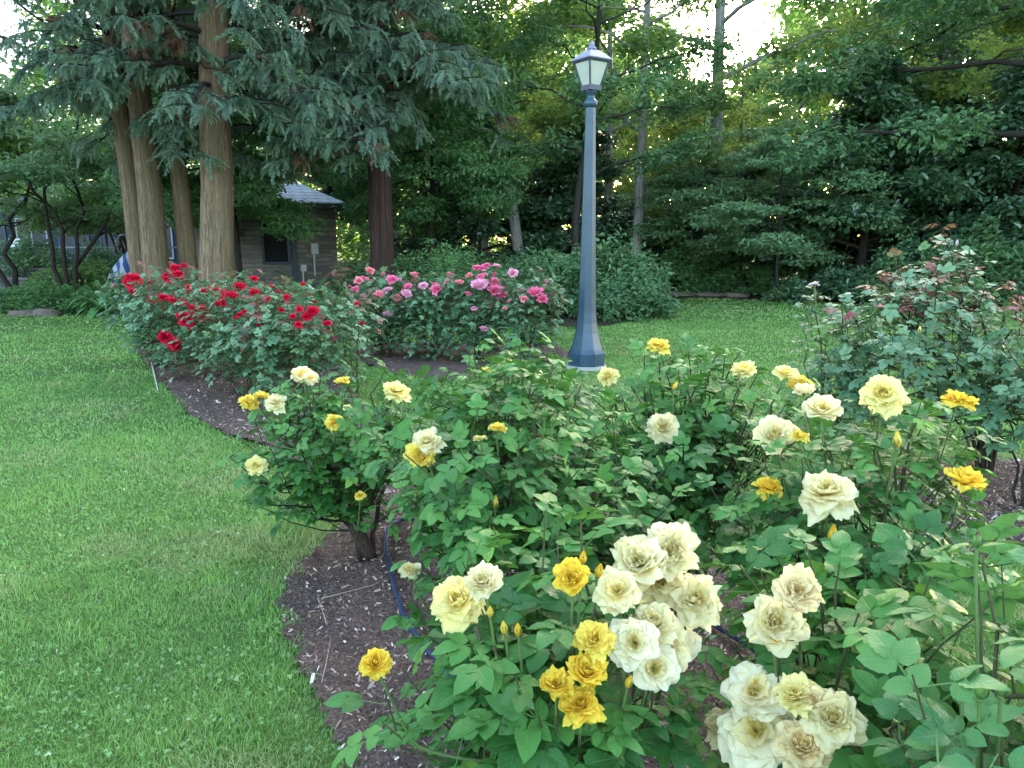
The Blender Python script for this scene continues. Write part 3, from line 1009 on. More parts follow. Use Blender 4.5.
rose_bush("yellow rose bush with a gnarled leaning trunk beside the lawn", Cb, Cc, .92, .40, 135, .112, 'leaf', 1, [
    (303, 372, 23, 'cream', .4), (310, 377, 16, 'cream', .3), (250, 401, 18, 'yellow', .3), (262, 396, 14, 'yellow', .1), (275, 402, 19, 'cream', .5), (342, 380, 14, 'yellow', .1),
    (347, 407, 8, 'lemon', .2), (334, 421, 17, 'yellow', .3), (256, 465, 18, 'lemon', .6), (360, 495, 10, 'yellow', .4), (392, 440, 8, 'bud_yellow', .1)],
    zmin=.33, n_canes=3, group=GY, seed=4, dome=.66, mat_cane='cane_dark')
def old_trunk():
    t = bpy.context.scene.objects["rose_bush.003"]
    b = np.array(t.location)
    p = np.array([gp(371, 566, -.03), at(366, 545, 3.62), at(352, 522, 3.60), at(334, 505, 3.58), at(322, 488, 3.56)])
    mb = MB()
    mb.tube(bezier(p[0], p[1], p[2], 6), np.array([.055, .040, .034, .036, .032, .030]), 9, wob=.16)
    mb.tube(bezier(p[2], p[3], p[4], 5), np.linspace(.031, .016, 5), 8, wob=.12)
    mb.tube(bezier(p[2] - [0, 0, .02], at(372, 505, 3.62), at(385, 470, 3.6), 5), np.linspace(.022, .010, 5), 7, wob=.1)
    mb.build("trunk", M['cane_dark'], t, True, tuple(b)).location = (0, 0, 0)
old_trunk()
D, Db = b2(682, 3.02), gp(690, 606)[:2]
rose_bush("yellow rose bush with dark bare canes, in front of the open lawn", Db, D, 1.09, .37, 135, .112, 'leaf', 1, [
    (658, 344, 21, 'yellow', .2), (608, 375, 20, 'lemon', .4), (744, 367, 26, 'lemon', .15), (663, 427, 30, 'cream', .75), (675, 386, 8, 'bud_yellow', .2),
    (786, 371, 22, 'lemon', .2), (800, 384, 22, 'yellow', .3)],
    zmin=.42, n_canes=6, group=GY, seed=5, dome=.74, mat_cane='cane_dark')
E = b2(852, 2.28)
rose_bush("yellow rose bush with large open pale blooms, before the tall bush with dark red shoots", E, E, 1.07, .34, 130, .118, 'leaf', 2, [
    (775, 434, 37, 'cream', .8), (822, 408, 34, 'cream', .35), (800, 435, 15, 'yellow', .2), (804, 391, 17, 'cream', .2), (883, 393, 38, 'lemon', .75), (826, 490, 52, 'cream', .4),
    (770, 486, 24, 'gold', .3), (960, 397, 26, 'gold', .1), (966, 479, 30, 'gold', .12), (897, 441, 14, 'bud_yellow', .1), (833, 535, 17, 'bud_gold', .1), (820, 485, 9, 'bud_yellow', .1)],
    zmin=.30, n_canes=6, group=GY, seed=6, dome=.7)
F = b2(838, 1.42)
rose_bush("yellow rose bush at the bottom edge with ragged white and peach blooms", F, F, .96, .21, 58, .145, 'leaf', 2, [
    (798, 592, 42, 'peach', .5), (776, 622, 52, 'cream', .75), (775, 641, 14, 'bud_gold', .6), (755, 688, 60, 'white', .35), (755, 731, 68, 'white', .95),
    (797, 694, 38, 'lemon', .3), (833, 718, 48, 'cream', .5), (802, 746, 46, 'peach', .75), (725, 728, 36, 'cream', .4), (814, 700, 22, 'peach', .6)],
    zmin=.30, n_canes=5, group=GY, seed=7, dome=.62)
G = b2(1012, 1.08)
rose_bush("budding rose bush at the right edge with big pale leaves and green buds", G, G, 1.09, .19, 38, .140, 'leaf_light', 2, [
    (977, 541, 14, 'bud_green', .1), (982, 690, 19, 'bud_green', .2), (1002, 688, 16, 'bud_green', .1), (964, 688, 13, 'bud_green', .1)],
    zmin=.35, n_canes=5, seed=8, dome=.72, young=.5)
Hb, H = gp(985, 478)[:2], b2(925, 5.0)
rose_bush("tall rose bush with dark red new shoots and bare dark canes", Hb, H, 1.42, .66, 185, .135, 'leaf_blue', 1, [(957, 243, 5, 'bud_palepink', 0), (920, 330, 6, 'bud_lemon', 0)],
    zmin=.42, n_canes=7, seed=9, dome=.66, mat_cane='cane_dark', red_top=.24, tall=[(950, 232, 5.0), (905, 262, 5.05), (880, 278, 5.1), (1020, 290, 4.9)], young=.15)
I = b2(832, 5.3)
rose_bush("low grey green rose bush with one thin stem and a pale pink bud", I, I, .92, .34, 64, .125, 'leaf_blue', 1, [(814, 284, 9, 'palepink', 0)],
    zmin=.2, n_canes=4, seed=10, dome=.6, tall=[(814, 292, 5.3)])
H2 = b2(1035, 4.45)
rose_bush("grey green rose bush cut by the right edge, lower than the red shoots", H2, H2, 1.02, .42, 80, .13, 'leaf_blue', 1, [], zmin=.38, n_canes=5, seed=12, dome=.65, mat_cane='cane_dark')

red_bl = [(134, 278, 16), (129, 281, 12), (134, 291, 11), (175, 267, 11), (184, 265, 8), (178, 273, 11), (153, 302, 9), (164, 297, 10), (172, 300, 13), (183, 304, 9), (203, 290, 8), (214, 289, 11),
          (221, 295, 13), (232, 295, 14), (240, 285, 14), (254, 278, 9), (254, 292, 11), (221, 306, 12), (203, 308, 14), (187, 321, 17), (197, 311, 11), (207, 318, 17), (183, 316, 12), (165, 336, 14), (173, 342, 14),
          (176, 347, 10), (257, 313, 11), (263, 323, 14), (269, 312, 6), (299, 309, 8), (312, 310, 15), (307, 316, 12), (293, 316, 8), (298, 324, 9), (327, 323, 10), (251, 347, 10), (280, 326, 8), (240, 314, 8)]
reds = [(("red rose bush nearest the yellow roses, with few blooms low on its right"), 300, 7.3, .66, 14), ("red rose bush with scattered blooms in front of the thick single trunk", 250, 8.0, .68, 15),
        ("red rose bush with the densest bunch of blooms in front of the joined trunks", 200, 8.9, .68, 16), ("red rose bush at the far tip of the bed beside the lawn", 158, 9.8, .62, 17)]
xb = [282, 228, 163, -1]
for i, (lab, px, Y, r, sd) in enumerate(reds):
    hi_ = 400 if i == 0 else xb[i - 1]
    bl = [(x, y, s * .86, 'red', .35) for (x, y, s) in red_bl if xb[i] <= x < hi_]
    c = b2(px, Y)
    rose_bush(lab, c, c, 1.20 + .03 * (i == 3), r, 220, .135, 'leaf_blue', 0, bl, zmin=.14, n_canes=6, group=GR, seed=sd, dome=.62, face_lod=1, red_top=.10, ry=.55, extra=['red'] * 14)

pk = [(370, 270, 9, 'coral'), (359, 280, 9, 'coral'), (392, 279, 11, 'pink'), (355, 289, 8, 'pink'), (388, 289, 10, 'lilac'), (380, 294, 11, 'coral'), (397, 297, 10, 'coral'), (407, 294, 11, 'lilac'),
      (408, 286, 8, 'pink'), (423, 285, 10, 'lilac'), (414, 274, 8, 'coral'), (436, 288, 12, 'pink'), (450, 274, 9, 'coral'), (449, 282, 10, 'coral'), (459, 282, 9, 'coral'), (469, 275, 8, 'coral'),
      (480, 267, 10, 'pink'), (476, 267, 8, 'pink'), (486, 265, 9, 'pink'), (497, 266, 10, 'lilac'), (513, 272, 11, 'lilac'), (480, 276, 9, 'pink'), (479, 285, 16, 'lilac'), (484, 282, 10, 'lilac'),
      (495, 281, 10, 'pink'), (495, 290, 15, 'pink'), (502, 294, 12, 'pink'), (468, 293, 7, 'pink'), (535, 292, 15, 'pink'), (542, 299, 11, 'pink'), (524, 298, 9, 'coral'), (388, 314, 10, 'lilac'),
      (474, 308, 7, 'lilac'), (484, 329, 9, 'lilac')]
pinks = [("pink rose bush in front of the dark red trunk", 380, 10.6, 21), ("pink rose bush with few coral blooms, second in its row beyond the red roses", 428, 10.4, 22), ("pink rose bush carrying the densest pink and lilac blooms", 478, 10.2, 23), ("pink rose bush next to the lamp post, with two bright blooms", 526, 9.9, 24)]
xb = [0, 404, 453, 507]
for i, (lab, px, Y, sd) in enumerate(pinks):
    hi_ = 600 if i == 3 else xb[i + 1]
    bl = [(x, y, s * .92, k, .35) for (x, y, s, k) in pk if xb[i] <= x < hi_]
    c = b2(px, Y)
    rose_bush(lab, c, c, 1.16 + (.06 if i == 2 else 0), .50, 205, .13, 'leaf_blue', 0, bl, zmin=.05, n_canes=6, group=GP, seed=sd, dome=.66, face_lod=1, red_top=.06, ry=.5, extra=['pink', 'coral', 'pink', 'lilac', 'pink', 'coral', 'pink'],
              tall=[(541, 272, 9.9)] if i == 3 else [])
# the spent bush with rusty seed heads between the red and the pink rows
Rb_ = b2(352, 7.9)
rose_bush("thin rose bush with rusty red shoots between the red and the pink roses", Rb_, Rb_, 1.22, .22, 18, .12, 'leaf_blue', 0, [], zmin=.55, n_canes=3, seed=31, red_top=1.0, dome=.8)

# ------------------------------------------------------------------ lamp post
def lamp():
    b = gp(586, 368)
    x0, y0 = b[0], b[1]
    root = empty("lamp_post", (x0, y0, 0), "slate blue park lamp post with a four sided lantern on the lawn", "lamp post")
    paint = plain_mat("lamp_paint", (0.030, 0.066, 0.100), .33, .5, var=.6, scale=6, bump=.12)
    dark = plain_mat("lantern_paint", (0.045, 0.055, 0.095), .35, .5, var=.2)
    roofm = plain_mat("lantern_roof_paint", (0.16, 0.18, 0.26), .4, .5, var=.25)
    conc = plain_mat("lamp_concrete", (0.42, 0.40, 0.37), .85, .2, var=.4)
    gl = NT("lantern_glass")
    gn = gl.noise(7, 3, gl.obj())
    gl.pbr(gl.mix(gn, (0.55, 0.57, 0.50), (0.72, 0.72, 0.62)), .25, .5, None, 0, .35, (0.75, 0.74, 0.62))
    def ring(rad, z, k=8, rot=math.pi / 8):
        a = np.arange(k) / k * 2 * math.pi + rot
        return np.stack([rad * np.cos(a), rad * np.sin(a), np.full(k, z)], 1)
    def part(name, mat, rings, parent=root, smooth=False):
        mb = MB(); mb.loft(rings)
        o = mb.build(name, mat, parent, smooth)
        return o
    part("footing", conc, [ring(.27, -.05), ring(.27, .045)])
    part("base", paint, [ring(.235, .045), ring(.24, .055), ring(.24, .20), ring(.225, .215), ring(.205, .25), ring(.180, .33), ring(.150, .45), ring(.130, .58), ring(.120, .70)])
    part("shaft", paint, [ring(.117, .70), ring(.108, .95), ring(.088, 1.9), ring(.068, 2.9), ring(.062, 3.18)])
    part("collar", paint, [ring(r, z, 16, 0) for r, z in ((.060, 3.15), (.080, 3.17), (.086, 3.20), (.080, 3.23), (.056, 3.245), (.045, 3.27), (.050, 3.30), (.072, 3.325), (.075, 3.34))], smooth=True)
    rot = R_(45 + 34) + math.pi
    rad = lambda side: side / math.sqrt(2)
    head = part("lantern", dark, [ring(rad(.13), 3.335, 4, rot), ring(rad(.17), 3.345, 4, rot), ring(rad(.175), 3.40, 4, rot), ring(rad(.165), 3.405, 4, rot)])
    zb, zt, sb, st = 3.405, 3.66, .158, .285
    for i in range(4):                               # four panes, four bars
        a, c = rot + i * math.pi / 2, rot + (i + 1) * math.pi / 2
        P = lambda ang, s, z, k=1.0: np.array([rad(s) * k * math.cos(ang), rad(s) * k * math.sin(ang), z])
        q = np.array([P(a, sb, zb, .97), P(c, sb, zb, .97), P(c, st, zt, .97), P(a, st, zt, .97), P(a, sb, zb, .93), P(c, sb, zb, .93), P(c, st, zt, .93), P(a, st, zt, .93)])
        mb = MB(); mb.add(q, [np.array([[0, 1, 2, 3], [7, 6, 5, 4], [0, 4, 5, 1], [3, 2, 6, 7], [0, 3, 7, 4], [1, 5, 6, 2]])])
        mb.build("glass_pane", gl.m, head)
        mb = MB(); mb.tube(np.array([P(a, sb, zb, 1.0), P(a, st, zt, 1.0)]), .012, 4)
        mb.build("frame_bar", dark, head)
    part("rail", dark, [ring(rad(.29), zt - .004, 4, rot), ring(rad(.315), zt + .004, 4, rot), ring(rad(.325), zt + .022, 4, rot), ring(rad(.30), zt + .026, 4, rot)], head)
    part("lantern_roof", roofm, [ring(rad(.345), zt + .022, 4, rot), ring(rad(.345), zt + .034, 4, rot), ring(rad(.20), zt + .105, 4, rot), ring(rad(.12), zt + .135, 4, rot), ring(rad(.085), zt + .142, 4, rot)], head)
    part("finial", roofm, [ring(r, zt + z, 10, 0) for r, z in ((.058, .142), (.060, .165), (.035, .175), (.030, .185), (.036, .20), (.026, .218), (.010, .235), (.004, .25))], head, True)
lamp()

# ------------------------------------------------------------------ trees
M['bark_pale'] = bark_mat("bark_pale", (0.14, 0.12, 0.10), (0.42, 0.40, 0.36), 10, 1.5, .5)
M['bark_grey'] = bark_mat("bark_grey", (0.05, 0.042, 0.034), (0.17, 0.15, 0.12), 12, 1.5, .8)
M['bark_dark'] = bark_mat("bark_dark", (0.018, 0.015, 0.013), (0.07, 0.058, 0.048), 12, 2.0, .8)
M['bark_tan'] = bark_mat("bark_tan", (0.085, 0.052, 0.034), (0.34, 0.24, 0.145), 40, 1.6, 1.0, (0.115, 0.115, 0.05))
M['bark_red'] = bark_mat("bark_red", (0.024, 0.014, 0.012), (0.115, 0.065, 0.050), 44, .6, 1.0)
lf = lambda n, d, l, y=(.12, .2, .04), **k: leaf_mat(n, d, l, y, veins=False, **k)
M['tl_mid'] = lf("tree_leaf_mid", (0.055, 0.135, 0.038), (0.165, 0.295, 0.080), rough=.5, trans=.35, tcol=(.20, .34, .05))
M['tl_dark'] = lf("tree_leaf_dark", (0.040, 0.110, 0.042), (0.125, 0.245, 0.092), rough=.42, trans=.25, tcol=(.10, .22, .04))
M['tl_yellow_sunlit'] = lf("tree_leaf_yellow_sunlit", (0.11, 0.18, 0.035), (0.24, 0.33, 0.07), (.3, .3, .06), rough=.5, trans=.5, tcol=(.44, .54, .10))  # yellow leaf colour; also paints sunlight onto trees of the wood
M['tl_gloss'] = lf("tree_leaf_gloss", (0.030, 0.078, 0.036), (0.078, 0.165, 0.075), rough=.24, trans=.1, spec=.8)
M['tl_soft'] = lf("tree_leaf_soft", (0.070, 0.150, 0.064), (0.150, 0.260, 0.115), rough=.5, trans=.3, tcol=(.2, .35, .08))
M['tl_fir'] = lf("fir_needles", (0.036, 0.080, 0.042), (0.190, 0.285, 0.185), (0.12, 0.20, 0.09), red=(0.17, 0.06, 0.035), rough=.42, trans=.12, tcol=(.1, .2, .08), back=1.8)
M['tl_fern'] = lf("fern_leaf", (0.042, 0.120, 0.036), (0.110, 0.240, 0.072), rough=.5, trans=.3, tcol=(.16, .32, .05))

def card(w, bend):
    v = np.array([[0, 0, 0], [w, .42, bend * .4], [w * .55, .8, bend * .2], [0, 1, -bend], [-w * .55, .8, bend * .2], [-w, .42, bend * .4]])
    return (v, [np.array([[0, 1, 2, 3], [0, 3, 4, 5]])], np.zeros((6, 4)), np.zeros((6, 3)))
CARDS = [card(.26, .1), card(.34, .2), card(.22, .05)]
WIDE = [card(.36, .12), card(.42, .2), card(.3, .05)]

def leaf_cloud(mb, centres, radii, per, size, g, flat=.5, T=CARDS, tilt=.5, tvar=.16, droop=0.0, young=0.0):
    C = np.repeat(centres, per, 0)
    Rr = np.repeat(radii, per)
    n = len(C)
    o = g.normal(0, 1, (n, 3))
    o = nrm(o) * (g.uniform(0, 1, n) ** .45)[:, None]
    o *= np.array([1, 1, flat]) * Rr[:, None]
    tc = np.repeat(g.uniform(0, 1, len(centres)), per)
    yd = np.column_stack([g.normal(0, 1, n), g.normal(0, 1, n), g.normal(-droop, .45, n)]) + nrm(o) * .5
    zd = np.column_stack([g.normal(0, tilt, n), g.normal(0, tilt, n), np.ones(n)]) + nrm(o) * .3
    ti = np.column_stack([np.clip(tc * .6 + .2 + g.normal(0, tvar, n), 0, 1), np.clip(g.normal(young, .1, n), 0, 1) if young else np.zeros(n), np.zeros(n), np.ones(n)])
    Rm = frames(yd, zd)
    S = size * g.uniform(.65, 1.3, n)
    k = g.integers(0, len(T), n)
    P = C + o
    for i, t in enumerate(T):
        m = k == i
        mb.scatter(t, Rm[m], P[m], S[m], ti[m])

def tree(name, label, cat, loc, H=13, base=3.0, R=4.0, tr=.22, leaf='tl_mid', bark='bark_grey', limbs=11, per=70, lsize=.16, clump=.75, flat=.5, seed=0, lean=(0, 0),
         group=None, T=CARDS, rise=.45, shape='round', sub=4, droop=.1, stems=1, kink=.25, young=0.0, split=None):
    g = np.random.default_rng(seed)
    loc = np.array([loc[0], loc[1], 0.0])
    root = empty(name, tuple(loc), label, cat, group)
    crown = MB()
    cents, rads = [], []
    for s in range(stems):
        tm = MB()
        a0 = s / max(stems, 1) * 6.283 + g.uniform(0, 1)
        off = np.array([math.cos(a0), math.sin(a0), 0]) * (tr * 1.3 if stems > 1 else 0)
        ln = np.array([lean[0], lean[1], 0]) + (np.array([math.cos(a0), math.sin(a0), 0]) * R * .45 if stems > 1 else 0)
        t = np.linspace(0, 1, 12)
        path = off[None] + np.column_stack([ln[0] * t ** 1.2, ln[1] * t ** 1.2, H * .93 * t])
        path[1:, :2] += np.cumsum(g.normal(0, kink * .12, (11, 2)), 0) * (1 if stems == 1 else 1.4)
        rad = tr * (1 - .82 * t ** .9)
        rad[0] *= 1.35
        tm.tube(path, rad, 10, wob=.06)
        nl = max(3, limbs // stems)
        for i in range(nl):
            f = (i + g.uniform(.2, .8)) / nl
            z0 = base + (H * .90 - base) * f ** 1.05
            if shape == 'round':
                prof = math.sin(math.pi * min(1, .20 + .78 * f)) ** .6
            elif shape == 'cone':
                prof = (1 - f) ** .75 * .95 + .08
            else:
                prof = .55 + .45 * math.sin(math.pi * (.35 + .6 * f))
            L = R * prof * g.uniform(.75, 1.1)
            az = i * 2.4 + g.uniform(-.5, .5) + s
            zt = max(.03, z0 - base * .10)
            p0 = np.array([np.interp(zt, path[:, 2], path[:, q]) for q in range(3)])
            d = np.array([math.cos(az), math.sin(az), 0])
            tip = p0 + d * L + np.array([0, 0, L * rise * g.uniform(.4, 1.2) - droop * L])
            mid = p0 + d * L * .5 + np.array([0, 0, L * rise * .55])
            lp = bezier(p0, mid, tip, 7)
            lp[1:-1] += g.normal(0, .03 * L, (5, 3)) * .6
            r0 = np.interp(zt, path[:, 2], rad) * .5
            tm.tube(lp, np.linspace(r0, r0 * .18, 7), 6, False)
            nsub = max(2, int(sub * (.5 + prof)))
            for j in range(nsub):
                u = .35 + .65 * (j + g.uniform(0, 1)) / nsub
                q0 = np.array([np.interp(u, np.linspace(0, 1, 7), lp[:, q]) for q in range(3)])
                sd = g.choice([-1, 1]) * g.uniform(.4, 1.3)
                d2 = np.array([math.cos(az + sd), math.sin(az + sd), 0])
                l2 = L * g.uniform(.18, .42)
                q2 = q0 + d2 * l2 + np.array([0, 0, l2 * (rise * .6 - droop) + g.normal(0, .15 * l2)])
                tm.tube(np.array([q0, (q0 + q2) / 2 + [0, 0, .08 * l2], q2]), [r0 * .3, r0 * .2, r0 * .08], 5, False)
                cents += [q2, (q0 + q2) / 2 + g.normal(0, .15, 3)]
                rads += [clump * g.uniform(.7, 1.25), clump * g.uniform(.5, .9)]
            cents.append(tip); rads.append(clump * g.uniform(.8, 1.2))
        top = path[-1]
        for j in range(3):
            cents.append(top + g.normal(0, .3, 3)); rads.append(clump)
        tm.build("trunk", M[bark], root, True)
    leaf_cloud(crown, np.array(cents), np.array(rads), per, lsize, g, flat, T, droop=droop, young=young)
    crown.build("crown", M[leaf], root)
    return root

# drooping, blue green conifers with long flat needles
def shoot_t(seed):
    r = np.random.default_rng(seed)
    V, F, T = [], [], []
    n = 13
    off = 0
    sway, dr = r.uniform(-.25, .25), r.uniform(.15, .5)
    for i in range(n):
        t = (i + .5) / n
        x, y, z = sway * t * t, t, -dr * t * t
        for q in range(5):
            L = r.uniform(.13, .30) * (1 - .35 * t)
            a = R_(r.uniform(25, 72) - 15 * t)
            roll = r.uniform(0, 6.283)
            d = np.array([math.cos(roll) * math.sin(a), math.cos(a), math.sin(roll) * math.sin(a) * .55 + .08]) * L
            sd = nrm(np.cross(d, [0, 0.1, 1.0])) * r.uniform(.018, .034)
            b = np.array([x, y, z]); e = b + d - np.array([0, 0, .25 * L])
            m = b + d * .5
            V += [b, m + sd, e, m - sd]
            F.append([off, off + 1, off + 2, off + 3]); off += 4
            k = r.uniform(-.12, .15)
            T += [(-.15 + .2 * t + k, 0, 0, 0), (.0 + .25 * t + k, 0, 0, 0), (.15 + .25 * t + k, 0, 0, 0), (.0 + .25 * t + k, 0, 0, 0)]  # tips tinted paler than the inner ends, painting highlights on the sprays
    return (np.array(V), [np.array(F)], np.array(T), np.zeros((len(V), 3)))
SHOOTS = [shoot_t(s) for s in range(9)]

def conifer(name, label, loc, stems, z0, z1, Lr, n_limb, bark, seed, leafmat='tl_fir', az_bias=None, group=None, slen=.33, dens=1.0, rust=.10):
    """stems: list of (offset, top offset, height, radius); limbs droop between z0 and z1"""
    g = np.random.default_rng(seed)
    loc = np.array([loc[0], loc[1], 0.0])
    root = empty(name, tuple(loc), label, "conifer", group)
    paths = []
    for (o, tp, Ht, r) in stems:
        t = np.linspace(0, 1, 14)
        p = np.column_stack([o[0] + (tp[0] - o[0]) * t, o[1] + (tp[1] - o[1]) * t, Ht * t])
        p[1:, :2] += np.cumsum(g.normal(0, .018, (13, 2)), 0)
        rad = r * (1 - .75 * t); rad[0] *= 1.3
        tt = np.linspace(0, 1, 27)
        pp = np.column_stack([np.interp(tt, t, p[:, q]) for q in range(3)])
        rr = np.interp(tt, t, rad); rr[0] = r * 1.35; rr[1] = r * 1.06
        mb = MB(); mb.tube(pp, rr, 26, wob=.035)
        v_ = mb.v[0]; ax_ = np.repeat(pp, 26, 0); ang_ = np.tile(np.arange(26) / 26 * 6.283, 27)
        k_ = 1 + .045 * vnoise(ang_ * 2.2, v_[:, 2] * .8, 1.0, 51) + .03 * vnoise(ang_ * 6, v_[:, 2] * 1.2, 1.0, 52)
        k_ += .22 * np.exp(-v_[:, 2] / .35) * np.maximum(0, np.cos(ang_ * 5 + seed)) 
        mb.v[0] = (ax_ + (v_ - ax_) * k_[:, None]).astype(np.float32)
        mb.build("trunk", M[bark], root, True)
        paths.append((p, rad))
    wood, P, Yd, Zd, S, Ti = MB(), [], [], [], [], []
    for i in range(n_limb):
        p, rad = paths[i % len(paths)]
        z = z0 + (z1 - z0) * ((i + g.uniform(0, 1)) / n_limb)
        a = i * 2.4 + g.uniform(-.4, .4)
        if az_bias is not None and g.uniform() < .75:
            a = az_bias + g.normal(0, .6)
        L = Lr * g.uniform(.55, 1.1) * (1 - .35 * (z - z0) / (z1 - z0))
        d = np.array([math.cos(a), math.sin(a), 0])
        b0 = np.array([np.interp(z, p[:, 2], p[:, q]) for q in range(3)])
        tip = b0 + d * L + np.array([0, 0, -L * g.uniform(.10, .42)])
        mid = b0 + d * L * .55 + np.array([0, 0, L * g.uniform(.12, .3)])
        lp = bezier(b0, mid, tip, 8)
        lp[1:-1] += g.normal(0, .035, (6, 3))
        wood.tube(lp, np.linspace(.05, .012, 8), 6, False)
        nb = int(max(5, L * 5.2 * dens))
        tone = g.uniform(.0, .5)
        for j in range(nb):
            u = .18 + .82 * (j + g.uniform(0, 1)) / nb
            q0 = np.array([np.interp(u, np.linspace(0, 1, 8), lp[:, q]) for q in range(3)])
            sd = (1 if j % 2 else -1) * g.uniform(.3, 1.2)
            d2 = np.array([math.cos(a + sd), math.sin(a + sd), 0])
            l2 = g.uniform(.2, .75)
            q2 = q0 + d2 * l2 + np.array([0, 0, g.uniform(-.28, .06)])
            wood.tube(np.array([q0, (q0 + q2) / 2 + [0, 0, .04], q2]), [.014, .011, .007], 4, False)
            ns = int(g.integers(12, 22))
            dead = g.uniform() < rust
            for k in range(ns):
                f = g.uniform(.3, 1)
                s0 = q0 + (q2 - q0) * f
                aa = a + sd + g.uniform(-1.6, 1.6)
                P.append(s0)
                Yd.append((math.cos(aa), math.sin(aa), g.uniform(-1.15, -.05)))
                Zd.append((g.normal(0, .25), g.normal(0, .25), 1))
                S.append(slen * g.uniform(.5, 1.2))
                Ti.append((np.clip(tone + g.normal(.05, .16), 0, .8), 0, (.9 if dead else 0), 0))
    wood.build("limbs", M['bark_dark'], root, True)
    P, Yd, Zd, S, Ti = map(np.array, (P, Yd, Zd, S, Ti))
    mb = MB()
    k = g.integers(0, 9, len(P))
    Rm = frames(Yd, Zd)
    for i in range(9):
        m = k == i
        mb.scatter(SHOOTS[i], Rm[m], P[m], S[m], Ti[m])
    mb.build("crown", M[leafmat], root)
    return root

c1 = b2(168, 14.6)
conifer("conifer_tree", "large conifer with three joined tan trunks behind the red roses", c1,
        [((-.42, 0), (-1.0, .2), 15, .19), ((-.06, -.15), (-.6, 0), 16, .24), ((.32, .30), (.1, .5), 15, .175)], 3.6, 11.5, 2.0, 80, 'bark_tan', 41)
c2 = b2(215, 13.7)
conifer("conifer_tree", "conifer with one thick tan trunk leaning right, behind the red roses", c2, [((0, 0), (.85, .3), 16, .295)], 3.7, 11.5, 2.5, 50, 'bark_tan', 42)
c3 = b2(382, 16.5)
conifer("conifer_tree", "conifer with a dark red brown trunk and drooping blue green sprays, behind the pink roses", c3, [((0, 0), (.1, .2), 15, .27)], 3.35, 11.5, 2.9, 92, 'bark_red', 43, az_bias=-1.6, rust=.08)
c4 = at(-70, 150, 15.0)[:2]
conifer("conifer_tree", "conifer cut by the left edge, its bare dark branches crossing the white sky", c4, [((0, 0), (-.2, .2), 14, .28)], 4.8, 9, 3.8, 11, 'bark_dark', 44, dens=.10, slen=.28)

# broadleaf trees of the wood
GW = "trees of the wood behind the lawn"
xy = lambda px, Y: np.array([(px - 512) / FPX * (Y * CP), Y])
P_pale = tree("broadleaf_tree", "slender tree with a pale straight trunk right of the lamp post", "tree", xy(637, 24), 15, 4.2, 3.4, .19, 'tl_mid', 'bark_pale', 13, 75, .15, .7, seed=51, lean=(.1, 0), group=GW)
P_pale2 = tree("broadleaf_tree", "tree with a leaning pale grey trunk left of the lamp post", "tree", xy(522, 25), 13, 4.6, 3.6, .21, 'tl_mid', 'bark_pale', 13, 75, .16, .7, seed=52, lean=(-2.0, 0), group=GW)
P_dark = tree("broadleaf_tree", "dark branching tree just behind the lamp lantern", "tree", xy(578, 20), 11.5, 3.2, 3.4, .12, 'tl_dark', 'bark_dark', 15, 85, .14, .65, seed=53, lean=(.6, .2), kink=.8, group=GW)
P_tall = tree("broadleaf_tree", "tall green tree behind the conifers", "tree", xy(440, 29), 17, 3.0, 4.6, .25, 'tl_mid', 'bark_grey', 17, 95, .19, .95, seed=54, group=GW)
P_yel = tree("broadleaf_tree", "yellow green tree coloured as sunlit far behind the wood in the right half", "tree", xy(930, 36), 15, 3.5, 5.2, .24, 'tl_yellow_sunlit', 'bark_grey', 17, 95, .20, .95, seed=55, group=GW)
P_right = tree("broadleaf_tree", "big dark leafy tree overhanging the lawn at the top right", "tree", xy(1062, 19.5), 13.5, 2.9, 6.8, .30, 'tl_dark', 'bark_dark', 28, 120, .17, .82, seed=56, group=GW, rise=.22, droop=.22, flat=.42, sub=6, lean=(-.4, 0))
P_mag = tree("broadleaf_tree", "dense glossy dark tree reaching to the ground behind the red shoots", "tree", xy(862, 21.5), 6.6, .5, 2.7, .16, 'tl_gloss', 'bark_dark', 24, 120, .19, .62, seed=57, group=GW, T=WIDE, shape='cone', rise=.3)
P_dog = tree("broadleaf_tree", "small soft green tree with flat layered branches and a thin trunk at the lawn edge", "tree", xy(779, 20.6), 4.6, 1.3, 2.5, .055, 'tl_soft', 'bark_dark', 16, 90, .12, .55, seed=58, group=GW, flat=.16, rise=.12, droop=.12)
P_bright = tree("broadleaf_tree", "bright yellow green shrubby tree in the gap right of the pale trunk", "tree", xy(700, 27), 6.4, .8, 2.6, .09, 'tl_yellow_sunlit', 'bark_grey', 15, 70, .13, .6, seed=59, group=GW, young=.2)
P_left = tree("broadleaf_tree", "light green tree with several bent dark stems by the railing", "tree", xy(72, 18.8), 5.4, 1.5, 2.7, .065, 'tl_soft', 'bark_dark', 22, 95, .12, .55, seed=60, stems=4, kink=.9, flat=.4)
tree("broadleaf_tree", "low light green tree with bent stems at the left edge", "tree", xy(2, 19.5), 5.0, 1.8, 2.6, .08, 'tl_mid', 'bark_dark', 14, 75, .12, .55, seed=61, stems=3, kink=.9, flat=.4)

